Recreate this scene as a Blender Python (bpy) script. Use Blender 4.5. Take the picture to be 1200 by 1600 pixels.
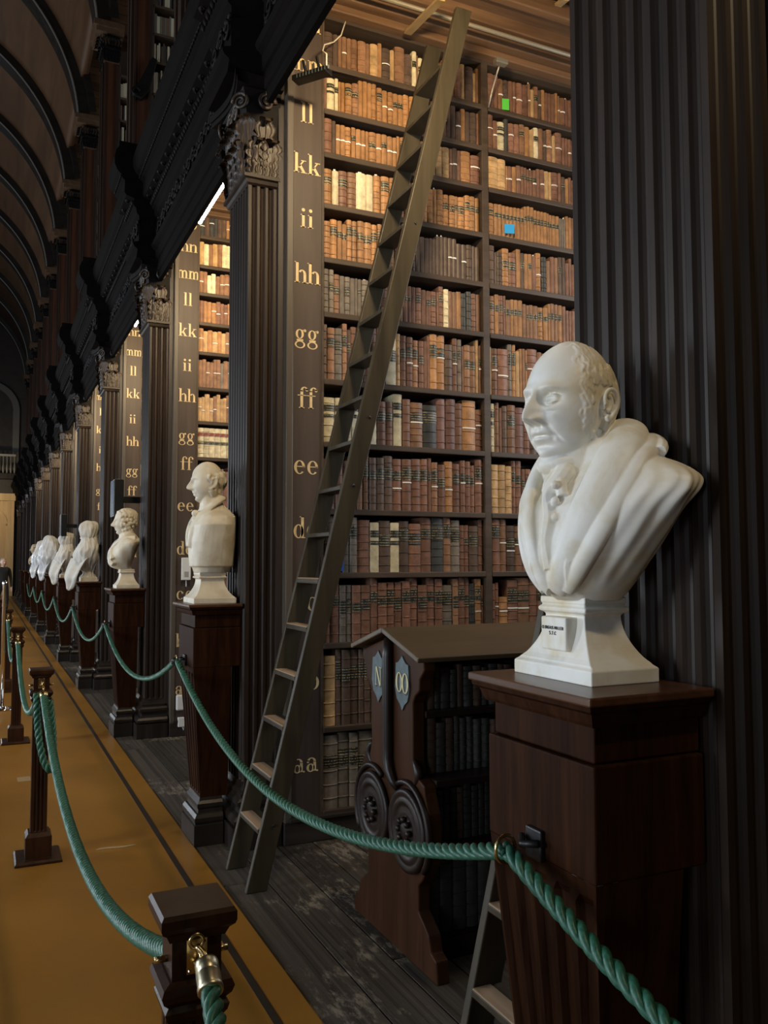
import bpy, bmesh, math, random
from mathutils import Vector, Matrix, noise
random.seed(11)
for o in list(bpy.data.objects): bpy.data.objects.remove(o)
SC = bpy.context.scene
COL = SC.collection
PI = math.pi

# ------------------------------------------------------------------ camera
CH = 1.6
F_PX = 1328.0
YAW, PITCH, ROLL = math.radians(25.05), math.radians(3.4), math.radians(.15)
fw0 = Vector((math.sin(YAW), math.cos(YAW), 0)); rt0 = Vector((math.cos(YAW), -math.sin(YAW), 0))
FW = fw0*math.cos(PITCH) + Vector((0, 0, 1))*math.sin(PITCH)
dn0 = FW.cross(rt0)
RT = rt0*math.cos(ROLL) + dn0*math.sin(ROLL)
DN = FW.cross(RT)
CAMP = Vector((0, 0, CH))
cam = bpy.data.cameras.new('camera')
cam.sensor_fit = 'VERTICAL'; cam.sensor_height = 36.0; cam.lens = F_PX/1600*36.0
cam.clip_start = .05; cam.clip_end = 200
co = bpy.data.objects.new('camera', cam); COL.objects.link(co)
M = Matrix((RT, -DN, -FW)).transposed().to_4x4(); M.translation = CAMP
co.matrix_world = M
SC.camera = co

def hit(x, y, ax, v):
    """photo pixel -> point on the plane (axis ax = v)"""
    r = FW + RT*((x-600)/F_PX) + DN*((y-800)/F_PX)
    t = (v-CAMP[ax])/r[ax]
    return CAMP + r*t

# ------------------------------------------------------------------ world, exposure
SC.view_settings.view_transform = 'Standard'; SC.view_settings.look = 'None'
SC.view_settings.exposure = 0.0; SC.view_settings.gamma = 1.0
SC.view_settings.use_curve_mapping = False
w = bpy.data.worlds.new('world'); SC.world = w; w.use_nodes = True
bg = w.node_tree.nodes['Background']; bg.inputs[0].default_value = (.55, .68, .9, 1); bg.inputs[1].default_value = .012

def area(name, loc, rot, sx, sy, power, col, spread=180):
    l = bpy.data.lights.new(name, 'AREA'); l.shape = 'RECTANGLE'; l.size = sx; l.size_y = sy
    l.energy = power; l.color = col; l.spread = math.radians(spread)
    o = bpy.data.objects.new(name, l); COL.objects.link(o); o.location = loc; o.rotation_euler = rot
    return o
DAY = (.82, .91, 1.0); WARM = (1.0, .77, .46)
BAY = 3.34
def BY(k): return 4.70 + BAY*(k-1)            # bookcase face
def PN(k): return 1.28 if k == 0 else 4.78 + BAY*(k-1)   # near side of pilaster
# daylight: windows of the opposite side of the hall, ground floor and gallery
for i in range(-1, 6):
    yc = 2.0 + i*BAY*2
    area('daylight_low', (-7.35, yc, 2.6), (0, -PI/2, 0), 3.0, 1.5, 110 if i < 0 else 340, DAY)
    area('daylight_high', (-7.35, yc, 8.0), (0, -PI/2, 0), 2.6, 1.5, 22, DAY)
# daylight: the window at the end of every bay
for k in range(0, 6):
    yc = (PN(k) + .42 + PN(k+1))/2
    area('daylight_bay', (4.93, yc, 3.3), (0, PI/2, 0), 2.0, 1.1, 60, (.95, .97, 1.0))

# added lights that brighten the gallery boards and books, at unseen windows
for k in range(2, 8):
    area('gallery_fill', (4.93, PN(k)+1.9, 9.2), (0, PI/2, 0), 3.0, 1.3, 30, (.95, .97, 1.0))
area('end_fill', (-1.0, PN(13)-2.2, 5.2), Vector((.3, 1, -.35)).to_track_quat('-Z', 'Y').to_euler(), .5, .5, 90, WARM)  # warm light added to brighten the far doorway, no fixture there

# ------------------------------------------------------------------ helpers
class MB:
    def __init__(s): s.v = []; s.f = []; s.m = []; s.mi = 0
    def add(s, vs, fs):
        n = len(s.v); s.v += [tuple(p) for p in vs]
        for f in fs: s.f.append(tuple(i+n for i in f)); s.m.append(s.mi)
        return s
    def box(s, x0, y0, z0, x1, y1, z1):
        vs = [(x, y, z) for z in (z0, z1) for y in (y0, y1) for x in (x0, x1)]
        return s.add(vs, [(0, 2, 3, 1), (4, 5, 7, 6), (0, 1, 5, 4), (2, 6, 7, 3), (0, 4, 6, 2), (1, 3, 7, 5)])
    def bar(s, p0, p1, wu, wv, up=(0, 0, 1)):
        p0 = Vector(p0); p1 = Vector(p1); t = (p1-p0).normalized(); u = t.cross(Vector(up))
        if u.length < 1e-4: u = t.cross(Vector((1, 0, 0)))
        u.normalize(); v = u.cross(t)
        vs = [p+u*a*wu/2+v*b*wv/2 for p in (p0, p1) for a, b in ((-1, -1), (1, -1), (1, 1), (-1, 1))]
        return s.add(vs, [(0, 1, 2, 3), (7, 6, 5, 4), (0, 4, 5, 1), (1, 5, 6, 2), (2, 6, 7, 3), (3, 7, 4, 0)])
    def prism(s, poly, ax, a, b):
        """extrude a 2-D polygon along axis ax (0: poly=(y,z), 1: poly=(x,z), 2: poly=(x,y))"""
        def P(q, t): return {0: (t, q[0], q[1]), 1: (q[0], t, q[1]), 2: (q[0], q[1], t)}[ax]
        n = len(poly); vs = [P(q, a) for q in poly] + [P(q, b) for q in poly]
        fs = [(i, (i+1) % n, n+(i+1) % n, n+i) for i in range(n)]
        return s.add(vs, fs + [tuple(range(n-1, -1, -1)), tuple(range(n, 2*n))])
    def tube(s, path, rad, n=8, cap=True, closed=False, flat=None):
        path = [Vector(p) for p in path]; m = len(path)
        if not hasattr(rad, '__len__'): rad = [rad]*m
        up = None; vs = []
        for i, p in enumerate(path):
            if closed: t = path[(i+1) % m]-path[i-1]
            else: t = path[min(i+1, m-1)]-path[max(i-1, 0)]
            if t.length < 1e-9: t = Vector((0, 0, 1))
            t.normalize()
            if up is None:
                up = Vector((0, 0, 1)) if abs(t.z) < .9 else Vector((1, 0, 0))
            up = up - t*up.dot(t)
            if up.length < 1e-5: up = t.orthogonal()
            up.normalize(); sd = t.cross(up)
            for j in range(n):
                a = 2*PI*j/n; ku = 1 if flat is None else flat
                vs.append(p + sd*math.cos(a)*rad[i] + up*math.sin(a)*rad[i]*ku)
        fs = []
        for i in range(m if closed else m-1):
            i2 = (i+1) % m
            for j in range(n): fs.append((i*n+j, i*n+(j+1) % n, i2*n+(j+1) % n, i2*n+j))
        if cap and not closed: fs += [tuple(range(n-1, -1, -1)), tuple(range((m-1)*n, m*n))]
        return s.add(vs, fs)
    def lathe(s, prof, n=24, c=(0, 0, 0)):
        vs = []; m = len(prof)
        for r, z in prof:
            for j in range(n):
                a = 2*PI*j/n; vs.append((c[0]+r*math.cos(a), c[1]+r*math.sin(a), c[2]+z))
        fs = [(i*n+j, i*n+(j+1) % n, (i+1)*n+(j+1) % n, (i+1)*n+j) for i in range(m-1) for j in range(n)]
        return s.add(vs, fs + [tuple(range(n-1, -1, -1)), tuple(range((m-1)*n, m*n))])
    def rects(s, prof, c=(0, 0)):
        """loft of rectangles: (hx, hy, z)"""
        vs = []
        for hx, hy, z in prof: vs += [(c[0]+a*hx, c[1]+b*hy, z) for a, b in ((-1, -1), (1, -1), (1, 1), (-1, 1))]
        m = len(prof)
        fs = [(i*4+j, i*4+(j+1) % 4, (i+1)*4+(j+1) % 4, (i+1)*4+j) for i in range(m-1) for j in range(4)]
        return s.add(vs, fs + [(3, 2, 1, 0), tuple((m-1)*4+j for j in range(4))])
    def ball(s, c, rx, ry, rz, nu=10, nv=6):
        vs = [(c[0], c[1], c[2]-rz)]
        for i in range(1, nv):
            t = -PI/2+PI*i/nv
            for j in range(nu):
                a = 2*PI*j/nu
                vs.append((c[0]+rx*math.cos(t)*math.cos(a), c[1]+ry*math.cos(t)*math.sin(a), c[2]+rz*math.sin(t)))
        vs.append((c[0], c[1], c[2]+rz)); top = len(vs)-1
        fs = [(0, 1+(j+1) % nu, 1+j) for j in range(nu)]
        for i in range(nv-2):
            for j in range(nu): fs.append((1+i*nu+j, 1+i*nu+(j+1) % nu, 1+(i+1)*nu+(j+1) % nu, 1+(i+1)*nu+j))
        b = 1+(nv-2)*nu
        return s.add(vs, fs + [(b+j, b+(j+1) % nu, top) for j in range(nu)])
    def grid(s, fn, nu, nv, closed_u=False):
        vs = [fn(i/(nu if closed_u else nu-1), j/(nv-1)) for j in range(nv) for i in range(nu)]
        fs = [(j*nu+i, j*nu+(i+1) % nu, (j+1)*nu+(i+1) % nu, (j+1)*nu+i) for j in range(nv-1) for i in range(nu if closed_u else nu-1)]
        return s.add(vs, fs)
    def xf(s, mat):
        s.v = [tuple(mat @ Vector(p)) for p in s.v]; return s
    def mesh(s, name, mats, smooth=False):
        me = bpy.data.meshes.new(name); me.from_pydata(s.v, [], s.f)
        for m in (mats if isinstance(mats, (list, tuple)) else [mats]): me.materials.append(m)
        if any(s.m): me.polygons.foreach_set('material_index', s.m)
        if smooth: me.polygons.foreach_set('use_smooth', [True]*len(me.polygons))
        me.update(); return me
    def build(s, name, mats, parent=None, smooth=False, bevel=0, auto=False):
        o = mk(name, s.mesh(name, mats, smooth), parent)
        if bevel:
            b = o.modifiers.new('bevel', 'BEVEL'); b.width = bevel; b.segments = 2; b.limit_method = 'ANGLE'
        if auto: fixn(o.data)
        return o
def fixn(me):
    bm = bmesh.new(); bm.from_mesh(me); bmesh.ops.recalc_face_normals(bm, faces=bm.faces); bm.to_mesh(me); bm.free()
def mk(name, me, parent=None, loc=None, rot=None):
    o = bpy.data.objects.new(name, me); COL.objects.link(o)
    if parent is not None: o.parent = parent
    if loc is not None: o.location = loc
    if rot is not None: o.rotation_euler = rot
    return o
def tag(o, label, cat, group=None):
    o['label'] = label; o['category'] = cat
    if group: o['group'] = group
    return o
def struct(o): o['kind'] = 'structure'; return o
def empty(name, loc=(0, 0, 0), rz=0):
    o = bpy.data.objects.new(name, None); COL.objects.link(o); o.location = loc; o.rotation_euler = (0, 0, rz)
    o.empty_display_size = .1; return o
def copy_tree(o, parent=None, loc=None, skip=()):
    c = o.copy(); COL.objects.link(c); c.parent = parent
    if loc is not None: c.location = loc
    for ch in list(o.children):
        if ch.name.split('.')[0] in skip: continue
        copy_tree(ch, c)
    return c
ORD = ['first', 'second', 'third', 'fourth', 'fifth', 'sixth', 'seventh', 'eighth', 'ninth', 'tenth', 'eleventh', 'twelfth', 'thirteenth',
       'fourteenth', 'fifteenth', 'sixteenth', 'seventeenth', 'eighteenth', 'nineteenth', 'twentieth', 'twenty-first', 'twenty-second',
       'twenty-third', 'twenty-fourth', 'twenty-fifth', 'twenty-sixth', 'twenty-seventh', 'twenty-eighth', 'twenty-ninth', 'thirtieth',
       'thirty-first', 'thirty-second', 'thirty-third', 'thirty-fourth', 'thirty-fifth', 'thirty-sixth', 'thirty-seventh']

# ------------------------------------------------------------------ materials
MATS = {}
def newmat(name):
    m = bpy.data.materials.new(name); m.use_nodes = True; nt = m.node_tree
    return m, nt, nt.nodes['Principled BSDF']
def N(nt, typ, **kw):
    n = nt.nodes.new(typ)
    for k, v in kw.items():
        if k in n.inputs: n.inputs[k].default_value = v
        else: setattr(n, k, v)
    return n
def ramp(nt, fac, stops):
    r = nt.nodes.new('ShaderNodeValToRGB'); e = r.color_ramp.elements
    while len(e) < len(stops): e.new(.5)
    for i, (p, c) in enumerate(stops): e[i].position = p; e[i].color = (*c, 1)
    nt.links.new(fac, r.inputs[0]); return r
def wood(name, c1, c2, rough=.45, axis=2, scale=14, bump=.15, rand=.0, spec=.4, coat=0):
    """grain runs along the given axis"""
    if name in MATS: return MATS[name]
    m, nt, p = newmat(name); L = nt.links.new
    tc = N(nt, 'ShaderNodeTexCoord'); mp = N(nt, 'ShaderNodeMapping')
    sc = [scale]*3; sc[axis] = scale*.07; mp.inputs['Scale'].default_value = sc
    L(tc.outputs['Object'], mp.inputs[0])
    n1 = N(nt, 'ShaderNodeTexNoise', Scale=1.0, Detail=6, Roughness=.6, Distortion=.6); L(mp.outputs[0], n1.inputs['Vector'])
    n2 = N(nt, 'ShaderNodeTexNoise', Scale=5.0, Detail=3, Roughness=.6); L(mp.outputs[0], n2.inputs['Vector'])
    mx = N(nt, 'ShaderNodeMath', operation='ADD'); L(n1.outputs[0], mx.inputs[0])
    ml = N(nt, 'ShaderNodeMath', operation='MULTIPLY_ADD'); L(n2.outputs[0], ml.inputs[0]); ml.inputs[1].default_value = .35; ml.inputs[2].default_value = -.17
    L(ml.outputs[0], mx.inputs[1])
    r = ramp(nt, mx.outputs[0], [(.3, c1), (.72, c2)])
    col = r.outputs[0]
    if rand:
        oi = N(nt, 'ShaderNodeObjectInfo'); hs = N(nt, 'ShaderNodeHueSaturation')
        mr = N(nt, 'ShaderNodeMapRange'); L(oi.outputs['Random'], mr.inputs[0]); mr.inputs[3].default_value = 1-rand; mr.inputs[4].default_value = 1+rand
        L(mr.outputs[0], hs.inputs['Value']); L(col, hs.inputs['Color']); col = hs.outputs[0]
    L(col, p.inputs['Base Color'])
    rr = N(nt, 'ShaderNodeMapRange'); L(n1.outputs[0], rr.inputs[0]); rr.inputs[3].default_value = rough-.08; rr.inputs[4].default_value = rough+.12
    L(rr.outputs[0], p.inputs['Roughness']); p.inputs['Specular IOR Level'].default_value = spec
    if coat: p.inputs['Coat Weight'].default_value = coat; p.inputs['Coat Roughness'].default_value = .2
    if bump:
        b = N(nt, 'ShaderNodeBump', Strength=bump, Distance=.004); L(mx.outputs[0], b.inputs['Height']); L(b.outputs[0], p.inputs['Normal'])
    MATS[name] = m; return m
def plain(name, col, rough=.5, metal=0, nscale=0, var=.2, bump=0, rand=0, spec=.5):
    if name in MATS: return MATS[name]
    m, nt, p = newmat(name); L = nt.links.new
    p.inputs['Roughness'].default_value = rough; p.inputs['Metallic'].default_value = metal; p.inputs['Specular IOR Level'].default_value = spec
    p.inputs['Base Color'].default_value = (*col, 1)
    if nscale:
        tc = N(nt, 'ShaderNodeTexCoord'); n = N(nt, 'ShaderNodeTexNoise', Scale=nscale, Detail=5, Roughness=.6); L(tc.outputs['Object'], n.inputs['Vector'])
        r = ramp(nt, n.outputs[0], [(.3, tuple(c*(1-var) for c in col)), (.7, tuple(min(1, c*(1+var)) for c in col))])
        c = r.outputs[0]
        if rand:
            oi = N(nt, 'ShaderNodeObjectInfo'); hs = N(nt, 'ShaderNodeHueSaturation')
            mr = N(nt, 'ShaderNodeMapRange'); L(oi.outputs['Random'], mr.inputs[0]); mr.inputs[3].default_value = 1-rand; mr.inputs[4].default_value = 1+rand
            L(mr.outputs[0], hs.inputs['Value']); L(c, hs.inputs['Color']); c = hs.outputs[0]
        L(c, p.inputs['Base Color'])
        if bump:
            b = N(nt, 'ShaderNodeBump', Strength=bump, Distance=.003); L(n.outputs[0], b.inputs['Height']); L(b.outputs[0], p.inputs['Normal'])
    MATS[name] = m; return m
def emis(name, col, strength):
    m, nt, p = newmat(name); p.inputs['Base Color'].default_value = (*col, 1)
    p.inputs['Emission Color'].default_value = (*col, 1); p.inputs['Emission Strength'].default_value = strength
    MATS[name] = m; return m
OAK = wood('dark_oak', (.010, .008, .007), (.028, .021, .017), .36, 2, 10, .12, 0, .35)
OAKX = wood('dark_oak_x', (.016, .012, .010), (.040, .030, .024), .42, 0, 10, .12)
OAKY = wood('shaded_oak_y', (.0035, .003, .0027), (.008, .0064, .0055), .85, 1, 10, .12, 0, .05)  # same oak made darker: the entablature's shade is put into its colour
CARVE = plain('carved_oak', (.0075, .006, .0055), .62, 0, 30, .35, .3, 0, .12)  # carving darkened along with it, entablature shade in the base colour
PILW = wood('pilaster_oak', (.012, .008, .006), (.036, .0225, .016), .45, 2, 12, .15, 0, .25)
STILE = wood('stile_paint', (.050, .034, .026), (.085, .060, .046), .5, 2, 6, .06)
SHELFW = wood('shelf_oak', (.040, .026, .017), (.085, .058, .038), .5, 0, 12, .12)
CEILW = wood('ceiling_board', (.075, .038, .018), (.17, .092, .045), .5, 0, 8, .12, .25)
PEDW = wood('pedestal_mahogany', (.012, .004, .0018), (.040, .0145, .006), .55, 2, 20, .10, 0, .05)
PEDT = wood('pedestal_top_wood', (.040, .016, .008), (.105, .045, .020), .28, 1, 14, .06, 0, .5)
REDW = wood('gallery_red_wood', (.045, .016, .008), (.085, .030, .014), .45, 2, 6, .08)
VAULT = wood('vault_board', (.054, .025, .009), (.095, .045, .0165), .6, 1, 3, .1, .12)
RIB = wood('rib_wood', (.010, .008, .007), (.02, .016, .013), .4, 0, 6, .06)
LADW = wood('ladder_wood', (.030, .024, .014), (.060, .047, .028), .45, 2, 9, .08, 0, .25)
TREADW = wood('tread_wood', (.20, .13, .075), (.38, .26, .16), .6, 1, 12, .2)
def plank_mat():
    m = wood('floor_plank', (.020, .017, .014), (.085, .069, .053), .55, 1, 9, .5, .3, .25)
    nt = m.node_tree; p = nt.nodes['Principled BSDF']; L = nt.links.new; old = p.inputs['Base Color'].links[0].from_socket
    tc = N(nt, 'ShaderNodeTexCoord'); mp = N(nt, 'ShaderNodeMapping'); mp.inputs['Scale'].default_value = (60, 16, 60); L(tc.outputs['Generated'], mp.inputs[0])
    geo = N(nt, 'ShaderNodeNewGeometry'); mp2 = N(nt, 'ShaderNodeMapping'); mp2.inputs['Scale'].default_value = (26, 9, 26); L(geo.outputs['Position'], mp2.inputs[0])
    n = N(nt, 'ShaderNodeTexNoise', Scale=1, Detail=7, Roughness=.75); L(mp2.outputs[0], n.inputs['Vector'])
    n2 = N(nt, 'ShaderNodeTexNoise', Scale=1.4, Detail=2); L(geo.outputs['Position'], n2.inputs['Vector'])
    mu = N(nt, 'ShaderNodeMath', operation='MULTIPLY'); L(n.outputs[0], mu.inputs[0]); L(n2.outputs[0], mu.inputs[1])
    r = ramp(nt, mu.outputs[0], [(.29, (0, 0, 0)), (.37, (1, 1, 1))])
    mx = N(nt, 'ShaderNodeMix'); mx.data_type = 'RGBA'; L(r.outputs[0], mx.inputs[0]); L(old, mx.inputs[6]); mx.inputs[7].default_value = (.22, .185, .14, 1); L(mx.outputs[2], p.inputs['Base Color'])
    return m
PLANK = plank_mat()
DESKW = wood('desk_mahogany', (.022, .0085, .0035), (.050, .019, .0075), .45, 2, 10, .08, 0, .10)
DESKD = wood('desk_dark', (.008, .0045, .0035), (.02, .011, .0075), .36, 2, 10, .08, 0, .3)
DESKT = wood('desk_top_wood', (.055, .038, .020), (.115, .080, .044), .38, 0, 9, .1)
STANW = wood('stanchion_wood', (.018, .0072, .0035), (.045, .018, .0085), .34, 2, 16, .03, 0, .18)
GOLD = plain('letter_gold', (.70, .52, .27), .5, 0, 25, .18)
BRASS = plain('brass', (.62, .46, .22), .25, 1, 40, .2)
STEEL = plain('steel', (.55, .55, .55), .22, 1)
CHROME = plain('chrome', (.85, .85, .85), .08, 1)
IRON = plain('dark_iron', (.03, .03, .03), .45, .6)
WHITEP = plain('white_plastic', (.75, .74, .70), .4)
PAPER = plain('white_paper', (.82, .80, .74), .7)
BLACKM = plain('black_metal', (.012, .013, .014), .4, .3)

# ================================================================== THE SETTING
NB = 13                     # last pilaster index
YEND = PN(NB) + 1.2
XC = -2.5                   # axis of the hall
# ---- floor: a sub floor, oak planks as pieces, and the brown walkway covering
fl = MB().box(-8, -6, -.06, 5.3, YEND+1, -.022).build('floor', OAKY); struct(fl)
pm = MB().box(-.5, -.5, -.02, .5, .5, 0).mesh('plank', PLANK)
bmx = bmesh.new(); bmx.from_mesh(pm); bmesh.ops.bevel(bmx, geom=[e for e in bmx.edges if e.verts[0].co.z > -.01 and e.verts[1].co.z > -.01], offset=.004, segments=1, affect='EDGES'); bmx.to_mesh(pm); bmx.free()
PW = .208
rp = random.Random(3)
for c in range(19):
    x = 1.108 + PW*(c if c else 0)
    y = -1.5 - rp.random()*2
    while y < 15.5:
        ln = rp.uniform(2.2, 4.2)
        xa = x if c else 1.092
        o = mk('plank', pm, fl, ((xa+x+PW)/2, y+ln/2, 0)); o.scale = (x+PW-xa-.007, ln-.005, 1)
        y += ln
o = MB().box(1.06, 15.5, -.02, 5.1, YEND, -.002).build('plank_run', PLANK, fl); o['kind'] = 'stuff'

def carpet_mat():
    m, nt, p = newmat('walkway_cover'); L = nt.links.new
    tc = N(nt, 'ShaderNodeTexCoord')
    n1 = N(nt, 'ShaderNodeTexNoise', Scale=.9, Detail=5, Roughness=.55); L(tc.outputs['Object'], n1.inputs['Vector'])
    n2 = N(nt, 'ShaderNodeTexNoise', Scale=260, Detail=2); L(tc.outputs['Object'], n2.inputs['Vector'])
    r = ramp(nt, n1.outputs[0], [(.3, (.21, .095, .014)), (.7, (.32, .150, .025))])
    L(r.outputs[0], p.inputs['Base Color'])
    rr = N(nt, 'ShaderNodeMapRange'); L(n1.outputs[0], rr.inputs[0]); rr.inputs[3].default_value = .30; rr.inputs[4].default_value = .50
    L(rr.outputs[0], p.inputs['Roughness']); p.inputs['Specular IOR Level'].default_value = .18
    n3 = N(nt, 'ShaderNodeTexNoise', Scale=2.6, Detail=2, Distortion=1.0); L(tc.outputs['Object'], n3.inputs['Vector'])
    ad = N(nt, 'ShaderNodeMath', operation='MULTIPLY_ADD'); L(n3.outputs[0], ad.inputs[0]); ad.inputs[1].default_value = 6.0; L(n2.outputs[0], ad.inputs[2])
    b = N(nt, 'ShaderNodeBump', Strength=.12, Distance=.004); L(ad.outputs[0], b.inputs['Height']); L(b.outputs[0], p.inputs['Normal'])
    return m
cv = MB().box(-6.1, -5.5, -.021, 1.094, YEND-.05, .006).build('walkway_covering', carpet_mat())
tag(cv, 'brown sheet covering laid along the hall walkway beside the bare oak boards', 'floor covering')
MB().box(.938, -5, .006, .968, YEND-.2, .0075).build('dark_stripe', plain('stripe', (.02, .012, .006), .5, 0, 8, .3), cv)
for i, yy in enumerate((3.35, 6.93, 10.4)):
    pass
# ---- walls
WALLM = plain('dark_wall', (.02, .016, .013), .6, 0, 4, .3)
def wall_with_windows(name, x0, x1, ys, zs, half, ylo, yhi, zhi):
    """wall slab between x0 and x1 with rectangular openings"""
    b = MB(); zs = sorted(zs); y = ylo
    for yc in ys:
        b.box(x0, y, 0, x1, yc-half, zhi)
        z = 0
        for za, zb in zs: b.box(x0, yc-half, z, x1, yc+half, za); z = zb
        b.box(x0, yc-half, z, x1, yc+half, zhi); y = yc+half
    b.box(x0, y, 0, x1, yhi, zhi)
    return struct(b.build(name, WALLM))
lys = [2.0 + i*BAY*2 for i in range(6)]
wall_with_windows('wall_left', -7.7, -7.4, lys, [(1.05, 4.15), (6.65, 9.35)], .78, -6, YEND, 15)
rys = [(PN(k)+.42+PN(k+1))/2 for k in range(6)]
wall_with_windows('wall_right', 5.0, 5.25, rys, [(2.25, 4.3), (7.7, 10.7)], .58, -6, YEND, 13)
GLASS = plain('window_glass', (.75, .85, .95), .1); FRAMEP = plain('window_frame_paint', (.5, .48, .42), .5)
wi = 0
def window(xa, yc, za, zb, half):
    global wi; wi += 1
    e = struct(empty('window_%d' % wi, (xa, yc, za)))
    h = zb-za
    MB().box(-.02, -half, 0, .02, -half+.06, h).box(-.02, half-.06, 0, .02, half, h).box(-.02, -half, 0, .02, half, .06).box(-.02, -half, h-.06, .02, half, h).box(-.015, -.02, 0, .015, .02, h).box(-.015, -half, h/2-.02, .015, half, h/2+.02).build('window_frame', FRAMEP, e)
    for a in (-1, 0):
        for bz in (0, 1):
            y0, y1 = (-half+.06, -.02) if a else (.02, half-.06)
            z0, z1 = (.06, h/2-.02) if not bz else (h/2+.02, h-.06)
            MB().box(-.004, y0, z0, .004, y1, z1).build('pane', GLASS, e)
for y in lys:
    window(-7.55, y, 1.05, 4.15, .78); window(-7.55, y, 6.65, 9.35, .78)
for y in rys: window(5.12, y, 2.25, 4.3, .58); window(5.12, y, 7.7, 10.7, .58)
struct(MB().box(-7.7, -6.3, 0, 5.25, -6, 15).build('wall_near', WALLM))
# ---- far end wall: dark upper wall, balcony, pale arched doorcase
struct(MB().box(-7.7, YEND, 0, 5.25, YEND+.3, 15).build('wall_far', WALLM))
CREAM = wood('doorcase_wood', (.36, .24, .11), (.50, .35, .18), .5, 2, 4, .05)
d1 = struct(empty('door_1', (.15, YEND, 0)))
db = MB(); db.box(-1.15, -.25, 0, -.85, 0, 4.7).box(.75, -.25, 0, 1.05, 0, 4.7).box(-1.25, -.3, 4.7, 1.15, 0, 5.05)
for i in range(16):
    a0 = PI*i/16; a1 = PI*(i+1)/16
    f = lambda r, a: (-.05+r*math.cos(a), 3.55+r*math.sin(a))
    q = [f(.8, a0), f(.8, a1)]
    db.add([(q[0][0], -.18, q[0][1]), (q[1][0], -.18, q[1][1]), (q[1][0], -.18, 4.7), (q[0][0], -.18, 4.7)], [(0, 1, 2, 3)])
    g = [f(.66, a0), f(.66, a1)]
    db.add([(q[0][0], -.22, q[0][1]), (q[1][0], -.22, q[1][1]), (g[1][0], -.22, g[1][1]), (g[0][0], -.22, g[0][1])], [(0, 1, 2, 3)])
db.build('doorcase', CREAM, d1)
MB().box(-.85, -.06, 0, -.06, 0, 4.4).box(-.04, -.06, 0, .75, 0, 4.4).build('door_leaf', CREAM, d1)
bal = tag(empty('balcony', (.2, YEND-.6, 6.0)), 'dark balcony with a pale rail above the far doorway', 'balcony')
MB().box(-2.2, -.2, -.25, 1.0, .55, 0).build('slab', OAK, bal); MB().box(-2.2, -.15, .85, 1.0, -.02, .95).build('rail', plain('pale_rail', (.25, .24, .22), .5), bal)
bb = MB()
for i in range(19): bb.lathe([(.03, 0), (.065, .25), (.03, .55), (.045, .85)], 8, (-2.1+i*.17, -.08, 0))
bb.build('balusters', plain('baluster_stone', (.10, .095, .085), .6), bal)
ar = MB()
for i in range(24):
    a0 = PI*i/24; a1 = PI*(i+1)/24
    for r0, r1, y in ((1.15, 1.45, -.12),):
        ar.add([(r0*math.cos(a0), y, r0*math.sin(a0)), (r1*math.cos(a0), y, r1*math.sin(a0)), (r1*math.cos(a1), y, r1*math.sin(a1)), (r0*math.cos(a1), y, r0*math.sin(a1))], [(0, 1, 2, 3)])
ar.box(-1.45, -.12, -2.6, -1.15, 0, 0).box(1.15, -.12, -2.6, 1.45, 0, 0)
t1 = ar.build('trim_1', plain('arch_stone', (.09, .085, .08), .6)); t1.location = (-.1, YEND, 9.2); struct(t1)

# ---- barrel vault with ribs
ZS, RV = 10.5, 4.36
vb = MB()
def vfn(u, v):
    a = math.radians(16 + 148*u); return (XC + RV*math.cos(a), -6 + (YEND+6)*v, ZS + RV*math.sin(a))
vb.grid(vfn, 65, 2)
ce = vb.build('ceiling', VAULT, None, True); struct(ce)
so = ce.modifiers.new('solid', 'SOLIDIFY'); so.thickness = .15; so.offset = 1
def rib_mesh():
    b = MB()
    prof = [(RV+.02, -.36), (RV-.10, -.36), (RV-.12, -.28), (RV-.33, -.26), (RV-.33, .26), (RV-.12, .28), (RV-.10, .36), (RV+.02, .36)]
    n = 56; m = len(prof); vs = []
    for i in range(n+1):
        a = math.radians(5.6 + 168.8*i/n)
        for r, y in prof: vs.append((XC+r*math.cos(a), y, ZS+r*math.sin(a)))
    fs = [(i*m+j, i*m+j+1, (i+1)*m+j+1, (i+1)*m+j) for i in range(n) for j in range(m-1)]
    b.add(vs, fs)
    return b.mesh('rib', RIB)
rm = rib_mesh(); fixn(rm)
edge = MB()
for sy in (-.262,):
    edge.tube([(XC+(RV-.335)*math.cos(math.radians(5.6+168.8*i/56)), sy, ZS+(RV-.335)*math.sin(math.radians(5.6+168.8*i/56))) for i in range(57)], .022, 6)
em = edge.mesh('rib_bead', plain('rib_bead', (.16, .15, .14), .35))
for k in range(0, NB+1):
    y = PN(k)+.21
    r = mk('rib', rm, ce, (0, y, 0)); mk('rib_bead', em, r)

# ---- bay floors above: gallery slab and bay ceilings built below
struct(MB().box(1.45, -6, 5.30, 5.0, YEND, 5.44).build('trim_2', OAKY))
struct(MB().box(1.55, -6, 12.9, 5.0, YEND, 13.0).build('trim_3', VAULT))

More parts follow.
